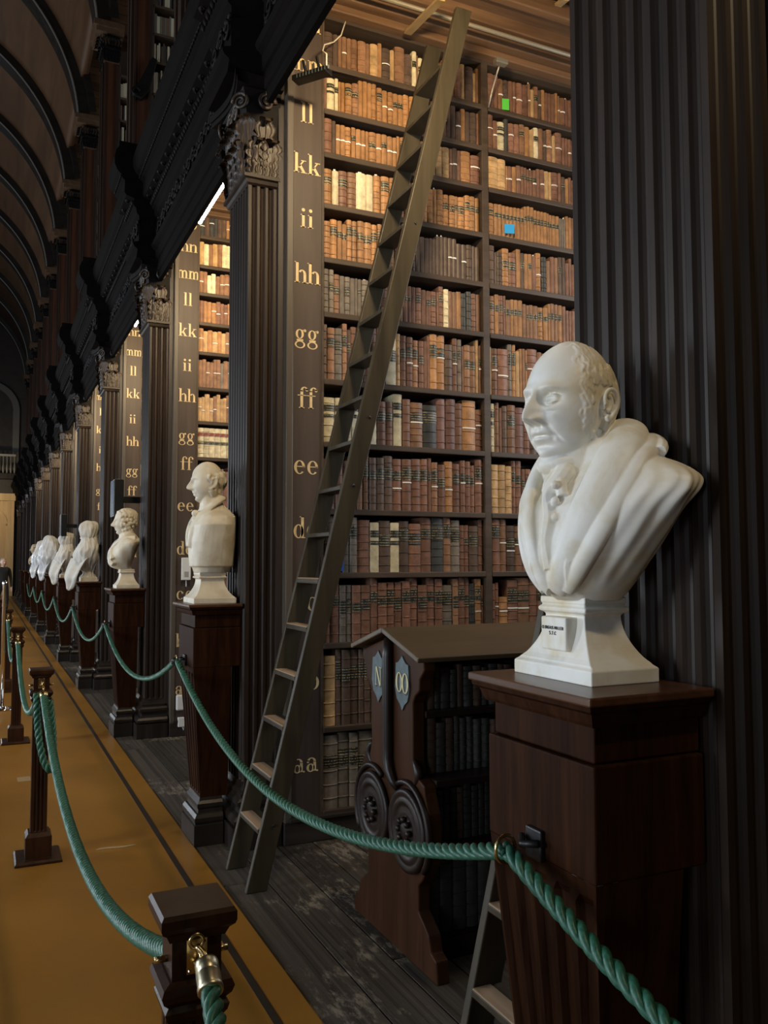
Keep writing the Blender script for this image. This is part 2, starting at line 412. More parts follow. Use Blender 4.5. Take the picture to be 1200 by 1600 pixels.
# ================================================================== PILASTERS, ENTABLATURE, UPPER GALLERY
XP = 1.355; PWY = .42; PDX = .175
def fluted(w, h, n, depth=.011, margin=.012, steps=6):
    """front face of a fluted board: spans u 0..w, v 0..h; returns rings of (u, out, v) with rounded flute ends"""
    pitch = (w-2*margin)/n; fw = pitch*.70
    us = [0.0, margin]
    cols = [(0, 0), ]
    pts = [(0.0, 0.0)]
    for i in range(n):
        a = margin + pitch*i + (pitch-fw)/2
        for s in range(steps+1):
            t = s/steps; pts.append((a+fw*t, math.sin(PI*t)))
    pts.append((w, 0.0))
    return pts
def flute_panel(b, org, du, dn, w, z0, z1, n, depth):
    """add a fluted panel: org point, du unit along width, dn outward normal"""
    pts = fluted(w, 0, n); org = Vector(org); du = Vector(du); dn = Vector(dn)
    pitch = w/n*.5*.7
    levels = [(z0, 0), (z0+pitch*.15, .0), (z0+pitch*.5, .7), (z0+pitch, 1), (z1-pitch, 1), (z1-pitch*.5, .7), (z1-pitch*.15, 0), (z1, 0)]
    vs = []
    for z, k in levels:
        for u, d in pts:
            q = org + du*u - dn*depth*d*k; vs.append((q.x, q.y, z))
    m = len(pts)
    b.add(vs, [(i*m+j, i*m+j+1, (i+1)*m+j+1, (i+1)*m+j) for i in range(len(levels)-1) for j in range(m-1)])
ZB, ZT = .34, 3.86
def pil_shaft(w):
    b = MB()
    # front (faces the hall), near side, far side; local origin: front-near corner at floor
    flute_panel(b, (0, w, 0), (0, -1, 0), (-1, 0, 0), w, ZB, ZT, 8 if w > .45 else 7, .017)
    flute_panel(b, (0, 0, 0), (1, 0, 0), (0, -1, 0), PDX, ZB, ZT, 3, .016)
    flute_panel(b, (PDX, w, 0), (-1, 0, 0), (0, 1, 0), PDX, ZB, ZT, 3, .016)
    b.box(0, 0, ZT, PDX, w, ZT+.02).box(.02, .02, ZB, PDX, w-.02, ZB+.001)
    return b.mesh('shaft', PILW)
def pil_base(w):
    b = MB()
    def ring(prof):
        vs = []
        for e, z in prof: vs += [(-e, -e, z), (PDX+.02, -e, z), (PDX+.02, w+e, z), (-e, w+e, z)]
        m = len(prof)
        fs = [(i*4+j, i*4+(j+1) % 4, (i+1)*4+(j+1) % 4, (i+1)*4+j) for i in range(m-1) for j in range(4)]
        b.add(vs, fs+[tuple((m-1)*4+j for j in range(4))])
    ring([(.085, 0), (.085, .13)])
    ring([(.06, .13), (.078, .145), (.078, .165), (.062, .185), (.040, .195), (.034, .215), (.040, .235), (.052, .24), (.052, .262), (.038, .275), (.03, .28), (.03, .30), (.012, .31), (.004, .33), (0, .345)])
    return b.mesh('base', OAK)
def pil_neck(w):
    b = MB()
    vs = []
    prof = [(0, 3.80), (.006, 3.83), (.022, 3.845), (.030, 3.87), (.022, 3.89), (0, 3.895)]
    prof = [(.0, 3.835), (.014, 3.845), (.02, 3.865), (.034, 3.872), (.034, 3.892), (.012, 3.90), (-.01, 3.90)]
    for e, z in prof: vs += [(-e, -e, z), (PDX+.01, -e, z), (PDX+.01, w+e, z), (-e, w+e, z)]
    m = len(prof)
    b.add(vs, [(i*4+j, i*4+(j+1) % 4, (i+1)*4+(j+1) % 4, (i+1)*4+j) for i in range(m-1) for j in range(4)]+[tuple((m-1)*4+j for j in range(4))])
    return b.mesh('necking', PILW)
def leaf(w, h, curl, lobes=5):
    """acanthus leaf: base at origin, grows up +z, faces -y"""
    b = MB(); nu, nv = 17, 26
    def fn(u, v):
        s = (u-.5)*2
        wid = w*.5*(.72+.42*math.sin(PI*min(1, v*1.05))**.8)*(1-.55*max(0, v-.72)/.28)
        wid *= 1-.42*(1-abs(math.sin(lobes*PI*v+.5)))**1.5
        if v < .70:
            z = h*v/.78; y = -.10*h*v*v
        else:
            t = (v-.70)/.30*PI*.95; r = curl
            z = h*.70/.78 + r*math.sin(t); y = -.10*h*.49 - r*(1-math.cos(t))
        y += -.016*abs(s)**1.6*(1 if v < .8 else .3) - .009*math.exp(-(s/.10)**2) + .0065*math.cos(s*PI*6+v*3)*(.3+.7*abs(s))
        return (s*wid, y, z)
    b.grid(fn, nu, nv); return b
def volute(r):
    b = MB(); p = []; rr = []
    for i in range(34):
        t = i/33; a = t*PI*3.6; q = r*(1-t*.82); p.append((q*math.cos(a), 0, q*math.sin(a))); rr.append(.013*(1-t*.45))
    b.tube(p, rr, 6); return b
LEAFW = wood('leaf_oak', (.020, .014, .010), (.070, .046, .030), .42, 2, 30, .1)
lm1 = leaf(.125, .20, .030).mesh('acanthus_leaf', LEAFW, True)
lm2 = leaf(.125, .33, .036).mesh('acanthus_leaf', LEAFW, True)
vm = volute(.055).mesh('volute', LEAFW, True)
def cap_bell(w):
    b = MB()
    prof = [(.0, 3.895), (.004, 4.0), (.012, 4.2), (.035, 4.36), (.05, 4.40)]
    vs = []
    for e, z in prof: vs += [(-e, -e, z), (PDX+.01, -e, z), (PDX+.01, w+e, z), (-e, w+e, z)]
    m = len(prof)
    b.add(vs, [(i*4+j, i*4+(j+1) % 4, (i+1)*4+(j+1) % 4, (i+1)*4+j) for i in range(m-1) for j in range(4)]+[tuple((m-1)*4+j for j in range(4))])
    # abacus with a concave front
    n = 12; po = []
    for i in range(n+1):
        t = i/n; po.append((-.10+.045*math.sin(PI*t), w+.10-(w+.20)*t))
    for i in range(1, 7):
        t = i/6; po.append((-.10+(PDX+.11)*t, -.10+.03*math.sin(PI*t)))
    po += [(PDX+.01, w+.10)]
    b.prism(po, 2, 4.40, 4.43); b.prism([(x*1.0-.012*(1 if x < 0 else 0), y) for x, y in po], 2, 4.43, 4.475)
    return b.mesh('bell', CARVE)
def leaf_spots(w):
    out = []
    for i in range(4): out.append((lm1, (-.012, w*(i+.5)/4, 3.895), -PI/2))
    for i in range(3): out.append((lm2, (-.008, w*(i+1)/4, 3.895), -PI/2))
    for i in range(2): out.append((lm1, (PDX*(i+.5)/2, -.012, 3.895), 0)); out.append((lm1, (PDX*(i+.5)/2, w+.012, 3.895), PI))
    out.append((lm2, (PDX*.5, -.008, 3.895), 0)); out.append((lm2, (PDX*.5, w+.008, 3.895), PI))
    out.append((lm2, (-.004, 0, 3.90), -PI/4)); out.append((lm2, (-.004, w, 3.90), -PI*.75))
    return out
def vol_spots(w): return [((-.05, .0, 4.33), PI/4+PI/2), ((-.05, w, 4.33), -PI/4+PI/2), ((-.04, w*.36, 4.335), PI/2), ((-.04, w*.64, 4.335), PI/2), ((PDX*.55, -.045, 4.335), 0)]
def pilaster(name, k, w, meshes):
    e = empty(name, (XP, PN(k), 0))
    mk('plinth_base', meshes['base'], e); mk('shaft', meshes['shaft'], e); mk('necking', meshes['neck'], e)
    c = mk('capital', meshes['bell'], e)
    if k <= 4:
        for m_, l_, r_ in leaf_spots(w): mk('acanthus_leaf', m_, c, l_, (0, 0, r_))
        for l_, r_ in vol_spots(w): mk('volute', vm, c, l_, (0, 0, r_))
    else:
        mk('foliage', meshes['fol'], c)
    return e
def meshset(w):
    d = dict(base=pil_base(w), shaft=pil_shaft(w), neck=pil_neck(w), bell=cap_bell(w))
    for n_ in d.values(): fixn(n_)
    b = MB()
    for m_, l_, r_ in leaf_spots(w):
        mt = Matrix.Translation(l_) @ Matrix.Rotation(r_, 4, 'Z')
        b.add([mt @ v.co for v in m_.vertices], [tuple(p.vertices) for p in m_.polygons])
    d['fol'] = b.mesh('foliage', LEAFW, True)
    return d
ms0 = meshset(.46); ms1 = meshset(PWY)
PLAB = ['broad dark fluted pilaster rising behind the nearest marble bust', 'fluted oak pilaster beside the long ladder, behind the bust with the square-cut back',
        'fluted oak pilaster behind the wigged marble bust', 'fluted oak pilaster behind the nearer sheet-wrapped bust', 'fluted oak pilaster behind the second sheet-wrapped bust',
        'fluted oak pilaster behind the plastic-wrapped bust']
for k in range(0, NB+1):
    e = pilaster('pilaster', k, .46 if k == 0 else PWY, ms0 if k == 0 else ms1)
    tag(e, PLAB[k] if k < len(PLAB) else '%s fluted oak pilaster down the hall, counted from the nearest' % ORD[k], 'pilaster', 'fluted pilasters along the hall')

# ---- entablature, recessed run between the pilasters and breaks over them
PROF = [(1.455, 4.28), (1.42, 4.28), (1.42, 4.35), (1.405, 4.36), (1.405, 4.45), (1.39, 4.46), (1.39, 4.555), (1.36, 4.58), (1.35, 4.60), (1.35, 4.62),
        (1.40, 4.635), (1.40, 4.88), (1.38, 4.90), (1.37, 4.95), (1.35, 4.97), (1.35, 5.04), (1.28, 5.06), (1.265, 5.08), (1.265, 5.20), (1.24, 5.22), (1.235, 5.25),
        (1.20, 5.28), (1.172, 5.34), (1.168, 5.41), (1.185, 5.48), (1.21, 5.52), (1.21, 5.57), (1.455, 5.57)]
def ent(poly, y0, y1, name): 
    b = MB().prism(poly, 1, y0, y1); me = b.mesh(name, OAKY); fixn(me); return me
BRK = [(1.58, 4.475), (1.215, 4.475)] + [(x-.165, z) for x, z in PROF if z >= 4.50 and not (z > 5.5 and x > 1.4)] + [(1.58, 5.57)]
span = BAY-PWY-.04
rec_me = ent(PROF, 0, span, 'entablature_run'); brk_me = ent(BRK, 0, PWY+.06, 'entablature_break')
def eggs(x, z, y0, y1, step, r):
    b = MB(); n = int((y1-y0)/step)
    for i in range(n+1): b.ball((x, y0+step*(i+.5), z), r*.8, r*.62, r, 6, 5)
    return b
def scallops(x, z, y0, y1, step, r):
    b = MB(); n = int((y1-y0)/step)
    for i in range(n):
        y = y0+step*(i+.5)
        b.tube([(x, y+r*math.cos(a), z+r*math.sin(a)) for a in [PI*j/6 for j in range(7)]], r*.26, 5)
    return b
def frieze(x, z0, z1, y0, y1, seed):
    rr = random.Random(seed); b = MB(); y = y0+.05
    while y < y1-.05:
        zc = (z0+z1)/2; up = rr.choice((-1, 1)); p = []; q = []
        for i in range(14):
            t = i/13; a = t*PI*2.6; r = .06*(1-t*.75); p.append((x-.012, y+r*math.cos(a)*1.1, zc+up*r*math.sin(a))); q.append(.012*(1-.5*t))
        b.tube(p, q, 5)
        for j in range(3):
            a = rr.uniform(0, 2*PI); b.ball((x-.008, y+.07*math.cos(a), zc+.07*math.sin(a)), .014, .03, .016, 6, 4)
        y += .15
    return b
def modillions(b, x0, x1, z0, z1, y0, y1, step, r_):
    n = max(1, int((y1-y0)/step))
    for i in range(n):
        y = y0+(y1-y0)*(i+.5)/n
        po = [(x1, z1), (x0, z1), (x0, z1-.02), (x0+.03, z1-.045), (x1-.03, z0+.01), (x1, z0)]
        b.prism(po, 1, y-.03, y+.03); b.ball((x0+.02, y, z1-.03), .022, .028, .022, 6, 4)
    return b
def carv(dx, y0, y1, seed):
    a = eggs(1.345+dx, 5.005, y0, y1, .062, .027).mesh('egg_molding', CARVE, True)
    s = scallops(1.228+dx, 5.225, y0, y1, .05, .021).mesh('scallop_molding', CARVE, True)
    f_ = frieze(1.40+dx, 4.65, 4.88, y0, y1, seed).mesh('carved_frieze', CARVE, True)
    m_ = modillions(MB(), 1.285+dx, 1.355+dx, 5.035, 5.085, y0, y1, .17, 0).mesh('modillion_row', CARVE)
    g = scallops(1.375+dx, 4.60, y0, y1, .036, .014).mesh('leaf_molding', CARVE, True)
    return a, s, f_, m_, g
cr = carv(0, 0, span, 1); cb = carv(-.165, 0, PWY+.06, 2)
tn = 3
for k in range(0, NB):
    tn += 1
    r = struct(mk('trim_%d' % tn, rec_me, None, (0, PN(k)+(.46 if k == 0 else PWY)+.02, 0)))
    for m_ in cr:
        if k < 8: o = mk(m_.name, m_, r); o['kind'] = 'stuff'
for k in range(0, NB+1):
    tn += 1
    r = struct(mk('trim_%d' % tn, brk_me, None, (0, PN(k)-.03, 0)))
    for m_ in cb:
        if k < 8: o = mk(m_.name, m_, r); o['kind'] = 'stuff'

# ---- upper gallery: piers with capitals, bookcases facing us, boarded tympana
def gallery(k):
    y = PN(k)
    e = empty('gallery_pier', (1.65, y, 5.44))
    mk('shaft', GS, e); mk('moldings', GM, e); c = mk('capital', GC, e); mk('foliage', GF, c)
    tag(e, '%s reddish wooden pier of the upper gallery, counted from the camera end' % ORD[k], 'pier', 'upper gallery piers')
    return e
GS = MB().box(0, 0, 0, .22, .40, 4.75).mesh('shaft', REDW)
gm = MB().box(-.035, .03, 0, .0, .10, 4.75).box(-.035, .30, 0, 0, .37, 4.75).box(-.02, .14, 0, 0, .26, 4.75).box(-.05, -.05, 0, .24, .45, .25).box(.0, -.02, .25, .03, 0, 4.75).box(.19, -.02, .25, .22, 0, 4.75)
GM = gm.mesh('moldings', wood('gallery_molding', (.02, .012, .009), (.045, .028, .02), .4, 2, 8))
GC = MB().rects([(.13, .22, 4.75), (.14, .23, 5.0), (.17, .26, 5.2)], (.11, .20)).box(-.16, -.12, 5.22, .30, .52, 5.30).box(-.2, -.16, 5.30, .30, .56, 5.40).mesh('capital', plain('gallery_capital', (.085, .048, .026), .5, 0, 12, .3))
gf = MB()
for m_, sx in ((lm1, 1.15), (lm2, 1.25)):
    for i in range(4):
        for org, rz in (((-.02, .05+.10*i, 4.77), -PI/2), ((.03+.05*i, -.02, 4.77), 0)):
            mt = Matrix.Translation(org) @ Matrix.Rotation(rz, 4, 'Z') @ Matrix.Scale(sx, 4)
            gf.add([mt @ v.co for v in m_.vertices], [tuple(p.vertices) for p in m_.polygons])
GF = gf.mesh('foliage', CARVE, True)
UPB = {'k': (.03, .028, .025), 'g': (.13, .14, .12), 'v': (.45, .40, .28), 'b': (.14, .08, .045), 'd': (.06, .045, .035)}
UPM = [plain('gallery_book_'+n_, c, .6) for n_, c in UPB.items()]
def gal_case(k):
    y = PN(k)
    e = empty('gallery_bookcase', (1.87, y+.02, 5.44))
    cs = MB(); cs.box(0, 0, 0, .05, .35, 5.2).box(1.15, 0, 0, 1.2, .35, 5.2).box(0, .3, 0, 3.1, .34, 5.2)
    zs = [.1, .75, 1.3, 1.75, 2.15, 2.55, 3.0, 3.4, 3.8, 4.2, 4.6]
    cs.build('frame', STILE, e)
    for z in zs: MB().box(.05, -.01, z-.035, 3.1, .3, z).build('shelf', SHELFW, e)
    rr = random.Random(50+k)
    b = MB()
    for i, z in enumerate(zs[:-1]):
        h = zs[i+1]-z-.09; x = .055; lean = rr.random() < .3; pal = rr.choice(('vvbk', 'ggdk', 'vkvd', 'bvkd', 'ggvb'))
        while x < 1.1:
            w_ = rr.uniform(.02, .045); b.mi = list(UPB).index(rr.choice(pal)); b.box(x, .03, z+.002, x+w_-.002, .25, z+h*rr.uniform(.8, 1)); x += w_*rr.choice((1, 1, 1, 1.5))
    o = b.build('book_rows', UPM, e); o['kind'] = 'stuff'
    tag(e, '%s upper gallery bookcase with rows of pale and dark books, from the camera end' % ORD[k], 'bookcase', 'upper gallery bookcases')
def tympanum(k):
    y = PN(k)+.12
    e = struct(empty('trim_%d' % (100+k), (1.6, y, 10.85)))
    n = 12 if 3 <= k <= 7 else 0
    if n:
        for i in range(n): MB().box(.0, 0, .17*i+.006, 3.3, .05, .17*(i+1)-.006).build('board', CEILW, e)
        MB().box(.02, .03, 0, 3.3, .06, .17*n).build('backing', OAKX, e)
    else: MB().box(.0, 0, 0, 3.3, .05, 2.04).build('backing', CEILW, e)
    MB().box(-.10, -.1, -.02, .0, .25, 2.0).build('pilaster_strip', plain('pale_strip', (.22, .20, .16), .4), e)
for k in range(1, NB+1):
    gallery(k); tympanum(k)
    if k < 8: gal_case(k)

# ================================================================== LETTERS
def ring(cx, cy, rx, ry, th, tv, a0=0, a1=360, n=28):
    out = []
    for i in range(n):
        qa = []
        for a in (a0+(a1-a0)*i/n, a0+(a1-a0)*(i+1)/n):
            c, s = math.cos(math.radians(a)), math.sin(math.radians(a))
            qa.append(((cx+rx*c, cy+ry*s), (cx+(rx-th)*c, cy+(ry-tv)*s)))
        out.append([qa[0][0], qa[1][0], qa[1][1], qa[0][1]])
    return out
def R_(x0, y0, x1, y1): return [[(x0, y0), (x1, y0), (x1, y1), (x0, y1)]]
def quad(*p): return [list(p)]
def glyph(ch):
    S = .10; h = .028; X = .46; A = .74
    foot = lambda x: R_(x-.05, 0, x+S+.05, h)
    flag = lambda x, y: R_(x-.05, y-h, x+S, y)
    if ch == 'a': return ring(.17, .13, .15, .14, .09, .03) + R_(.27, 0.02, .37, .34) + ring(.20, .32, .17, .15, .09, .035, 0, 170) + ring(.075, .34, .045, .05, .045, .05) + R_(.37, 0, .44, .05)
    if ch == 'b': return R_(.05, 0, .15, A) + flag(.05, A) + ring(.27, .23, .20, .24, .10, .03)
    if ch == 'c': return ring(.22, .23, .20, .24, .10, .03, 40, 320) + ring(.34, .36, .05, .05, .05, .05)
    if ch == 'd': return R_(.28, 0, .38, A) + flag(.28, A) + ring(.19, .23, .18, .24, .10, .03) + R_(.38, 0, .44, h)
    if ch == 'e': return ring(.22, .23, .20, .24, .10, .03, 0, 318) + R_(.10, .24, .41, .27)
    if ch == 'f': return R_(.10, 0, .20, .62) + foot(.10) + R_(.0, X-h, .32, X) + ring(.25, .58, .15, .17, .09, .035, 20, 180) + ring(.34, .64, .05, .05, .05, .05)
    if ch == 'g': return ring(.19, .30, .15, .17, .08, .025) + ring(.20, -.07, .19, .13, .06, .03) + R_(.08, .05, .32, .12) + ring(.38, .43, .05, .05, .05, .05) + R_(.28, .42, .38, .45)
    if ch == 'h': return R_(.06, 0, .16, A) + flag(.06, A) + foot(.06) + R_(.34, 0, .44, .30) + foot(.34) + ring(.29, .30, .15, .17, .10, .035, 0, 150)
    if ch == 'i': return R_(.07, 0, .17, X) + flag(.07, X) + foot(.07) + ring(.12, .62, .062, .062, .062, .062)
    if ch == 'k': return R_(.06, 0, .16, A) + flag(.06, A) + foot(.06) + quad((.16, .18), (.20, .17), (.40, .44), (.34, .44)) + R_(.28, X-h, .47, X) + quad((.19, .24), (.27, .31), (.45, .02), (.34, .02)) + R_(.28, 0, .50, h)
    if ch == 'l': return R_(.07, 0, .17, A) + flag(.07, A) + foot(.07)
    if ch == 'm': return R_(.05, 0, .14, X) + flag(.05, X) + R_(.0, 0, .19, h) + R_(.26, 0, .35, .30) + R_(.22, 0, .39, h) + ring(.22, .30, .13, .16, .09, .035, 0, 150) + R_(.47, 0, .56, .30) + R_(.43, 0, .61, h) + ring(.43, .30, .13, .16, .09, .035, 0, 150)
    if ch == 'n': return R_(.06, 0, .16, X) + flag(.06, X) + foot(.06) + R_(.34, 0, .44, .30) + foot(.34) + ring(.29, .30, .15, .16, .10, .035, 0, 150)
    if ch == 'o': return ring(.22, .23, .21, .24, .10, .03)
    if ch == 'N': return R_(.05, 0, .09, .70) + quad((.05, .70), (.17, .70), (.50, 0), (.40, 0)) + R_(.46, 0, .50, .70) + R_(.0, 0, .16, h) + R_(.38, .70-h, .56, .70)
    if ch == 'O': return ring(.28, .35, .26, .36, .12, .03)
    return []
ADV = dict(i=.27, l=.27, f=.34, m=.64, k=.52, g=.46)
def text_mesh(s, size, mat, name='letter_mark'):
    """text in the local x-z plane, centred, facing -y, with a little thickness"""
    b = MB(); x = 0; polys = []
    for ch in s:
        for q in glyph(ch): polys.append([(px+x, pz) for px, pz in q])
        x += ADV.get(ch, .48)
    for q in polys:
        q = [((px-x/2)*size, (pz)*size) for px, pz in q]
        n = len(q); b.add([(px, 0, pz) for px, pz in q], [tuple(range(n))])
    me = b.mesh(name, mat); bm = bmesh.new(); bm.from_mesh(me)
    for f in bm.faces:
        f.normal_update()
        if f.normal.y > 0: f.normal_flip()
    bm.to_mesh(me); bm.free(); return me

# ================================================================== BOOKS
BC = dict(m=(.215, .105, .066), b=(.26, .135, .072), o=(.37, .185, .075), d=(.11, .070, .050), k=(.055, .055, .052), g=(.19, .155, .12),
          t=(.48, .30, .14), v=(.74, .63, .40), u=(.20, .105, .085))
BN = dict(m='reddish brown', b='brown', o='tan', d='dark brown', k='black', g='weathered grey', t='light tan', v='cream vellum', u='dull maroon')
BM = {}
def leather(c):
    if c in BM: return BM[c]
    m, nt, p = newmat('leather_'+BN[c].replace(' ', '_')); L = nt.links.new; col = BC[c]
    tc = N(nt, 'ShaderNodeTexCoord'); n = N(nt, 'ShaderNodeTexNoise', Scale=18, Detail=6, Roughness=.65); L(tc.outputs['Object'], n.inputs['Vector'])
    oi = N(nt, 'ShaderNodeObjectInfo')
    off = N(nt, 'ShaderNodeMath', operation='MULTIPLY'); L(oi.outputs['Random'], off.inputs[0]); off.inputs[1].default_value = 20
    n.noise_dimensions = '4D'; L(off.outputs[0], n.inputs['W'])
    r = ramp(nt, n.outputs[0], [(.28, tuple(x*.55 for x in col)), (.55, col), (.78, tuple(min(1, x*1.35+.01) for x in col))])
    hs = N(nt, 'ShaderNodeHueSaturation'); mr = N(nt, 'ShaderNodeMapRange'); L(oi.outputs['Random'], mr.inputs[0]); mr.inputs[3].default_value = .72; mr.inputs[4].default_value = 1.22
    L(mr.outputs[0], hs.inputs['Value']); L(r.outputs[0], hs.inputs['Color']); L(hs.outputs[0], p.inputs['Base Color'])
    p.inputs['Roughness'].default_value = .48; p.inputs['Specular IOR Level'].default_value = .35
    b = N(nt, 'ShaderNodeBump', Strength=.25, Distance=.002); L(n.outputs[0], b.inputs['Height']); L(b.outputs[0], p.inputs['Normal'])
    BM[c] = m; return m
def label_mat(name, base, gold):
    m, nt, p = newmat(name); L = nt.links.new
    tc = N(nt, 'ShaderNodeTexCoord'); mp = N(nt, 'ShaderNodeMapping'); mp.inputs['Scale'].default_value = (260, 40, 120); L(tc.outputs['Object'], mp.inputs[0])
    n = N(nt, 'ShaderNodeTexNoise', Scale=1, Detail=2); L(mp.outputs[0], n.inputs['Vector'])
    wv = N(nt, 'ShaderNodeTexWave', Scale=20); wv.wave_type = 'BANDS'; wv.bands_direction = 'Z'; L(tc.outputs['Object'], wv.inputs['Vector'])
    mu = N(nt, 'ShaderNodeMath', operation='MULTIPLY'); L(n.outputs[0], mu.inputs[0]); L(wv.outputs[0], mu.inputs[1])
    r = ramp(nt, mu.outputs[0], [(.42, base), (.50, gold)]); L(r.outputs[0], p.inputs['Base Color']); p.inputs['Roughness'].default_value = .45
    return m
LAB_D = label_mat('spine_label_dark', (.020, .022, .017), (.40, .32, .17)); LAB_R = label_mat('spine_label_red', (.22, .03, .02), (.5, .38, .2))
def spine_arc(w, bulge, n=7): return [(-w/2+w*i/(n-1), -bulge*math.sin(PI*i/(n-1))**.8) for i in range(n)]
def book_geo(b, w, h, d, nb, detail=True):
    """book standing at the origin (spine centre front at y=0), spine facing -y"""
    bulge = min(.010, w*.22); n = 7 if detail else 4
    arc = spine_arc(w, bulge, n); lv = [(0, 0), (h*.012, .0)]
    if detail and nb:
        for i in range(nb):
            z = h*(.14+.74*i/(nb-1 if nb > 1 else 1)); e = max(.0028, h*.0085)
            lv += [(z-e*1.3, 0), (z-e*.5, .0042), (z+e*.5, .0042), (z+e*1.3, 0)]
    lv += [(h, 0)]
    vs = []
    for z, e in lv:
        for x, y in arc: vs.append((x, y-e, z))
        vs += [(w/2, d, z), (-w/2, d, z)]
    m = n+2; fs = [(i*m+j, i*m+(j+1) % m, (i+1)*m+(j+1) % m, (i+1)*m+j) for i in range(len(lv)-1) for j in range(m)]
    fs += [tuple(range(m-1, -1, -1)), tuple((len(lv)-1)*m+j for j in range(m))]
    b.add(vs, fs)
def patch_geo(b, w, z0, z1, bulge, off=.0012, slip=0):
    arc = spine_arc(w*1.01, bulge, 7); k = len(b.v)
    vs = [(x, y-off, z0) for x, y in arc]+[(x, y-off, z1) for x, y in arc]
    b.add(vs, [(j, j+1, 7+j+1, 7+j) for j in range(6)])
TAGC = {'w': PAPER}
def book_obj(w, h, d, c, opts, rr):
    b = MB(); nb = 0 if c in 'v' and rr.random() < .5 else rr.choice((5, 5, 6, 4)) if h > .2 else rr.choice((0, 4, 5))
    book_geo(b, w, h, d, nb); me = b.mesh('book', leather(c))
    o = mk('book', me)
    bulge = min(.010, w*.22)
    if 'L' in opts:
        z0 = h*rr.choice((.50, .56, .58, .60, .62)); z1 = z0+h*rr.uniform(.17, .25)
        p = MB(); patch_geo(p, w, z0, z1, bulge, .0018); p.build('title_label', LAB_D, o)
    if 'K' in opts:
        p = MB(); patch_geo(p, w, h*.55, h*.63, bulge, .0018); patch_geo(p, w, h*.70, h*.84, bulge, .0018); p.build('title_label', LAB_D, o)
    if 'w' in opts:
        z0 = h*rr.uniform(.42, .62); p = MB(); patch_geo(p, w, z0, z0+.008, bulge, .004); p.build('paper_band', PAPER, o)
    if 's' in opts:
        p = MB().box(-w*.2, .01, h-.02, w*.15, .013, h+rr.uniform(.008, .02)); p.build('paper_slip', PAPER, o)
    return o
# rows: shelf letter -> (photo px origin, scale, mean px row, tokens "colour+right edge[options]")
S1 = {
 'nn': (500, 4.286, 80, 8, 'd85 d120 b145 b178w b208 b250 b305 b332 t385 o413 d467w t497 b562 d615 v645K b655 v685K b705 m760 b810 m860 m895w m935 t965 d1020 t1040 b1080 m1100'),
 'mm': (500, 4.286, 150, 8, 'm45 v97K v122K o140 o165 o212L b255L o285s o316s o345s o378s o415L o450w o487w o520L o555L o595s o635s m680 b730 m780 m815 d845w d872 d905 d940w o970 d1000 d1045 m1075 d1100'),
 'll': (500, 4.286, 215, 8, 'm78 d105 o136w o168w o208w o238L o274w o303w o326 o374L o410w o448L o485w o512w o532 o575L o620 o660 o700 m740 t770 t815 t865 m885w d915w m940 o1003 m1065w d1097'),
 'kk': (500, 4.286, 300, 10, 'o78L v122s m182L b240 v305s v357s o405s o460L o505 o560 o610 o660 o680 o715 o755 o780s o822 o862L o900L o922L o965L o1000L o1035L o1063L o1100L'),
 'ii': (500, 4.286, 385, 15, 'o68 o115L o146L o178L o212L o248L o292L o343L o382L o412L o450 o500 m545 m580 m605 d640w d668 d698 d730 d753 d776 d804s d828s d855 d884w d912w d945 d978w d1016 d1036 d1068 b1097'),
 'hh': (500, 4.286, 470, 15, 'g58 g90L b130L g163 g200L g232 g252 g277L g325s b350s m400 m450 m500 m525 b555L m588L m612L m640 m678L m708 m742L m780L m796 m826L v858 b884 b912 o943 k978 k1010 m1043 m1070 m1097'),
 'gg': (500, 4.286, 545, 15, 'd48 b97L g148L b180L d205L m245w b290L m335 m380 m440 v508L t540 m578L m620Lw b658Lw m692L m716 m733 o782L o835Lw d888 m920Lw g948L m963 b1005L b1040L t1060 m1097Lw'),
 'ff': (500, 4.286, 650, 15, 'v100K v158K v210K v260K v310K v382K m440L m490L v550K m603 b685Lw k778L u840 u905 m952 o1042w m1097w'),
 'ee': (500, 4.286, 745, 15, 'm100L m150 m200 m245L b283L b328L d376L d430L d485L m548Lw m610Lw m672L m722L m745L b788Lw m835L o888w m938L m972Lw m1006L m1035L m1097Lw'),
 'dd': (510, 4.444, 845, 15, 'd50 g110L g158L g212L m303 v365K d442L v505K d570L m655L m727L k810L b862L g925L m957 m988L d1050L m1083 m1103L'),
 'cc': (500, 4.286, 960, 15, 'b66L m127L g174L g212L m272L m335L m385L m447L m498L m548L m603L m653L m715L m768L m818L g887L b925L m968L m1000L k1036L o1080Lw m1110L'),
 'bb': (500, 5.714, 1080, 15, 't135 d190L d267L d342L d390L d450L d497L d550L d610L d660L d720L d790L d850L m910L d980L d1050L d1120L d1190L d1260L d1330L d1400L d1480L'),
 'aa': (500, 5.714, 1210, 15, 'g155L g258L g337L g463L g560L g650L g740L g840L g940L g1040L g1140L g1240L g1340L g1480L'),
}
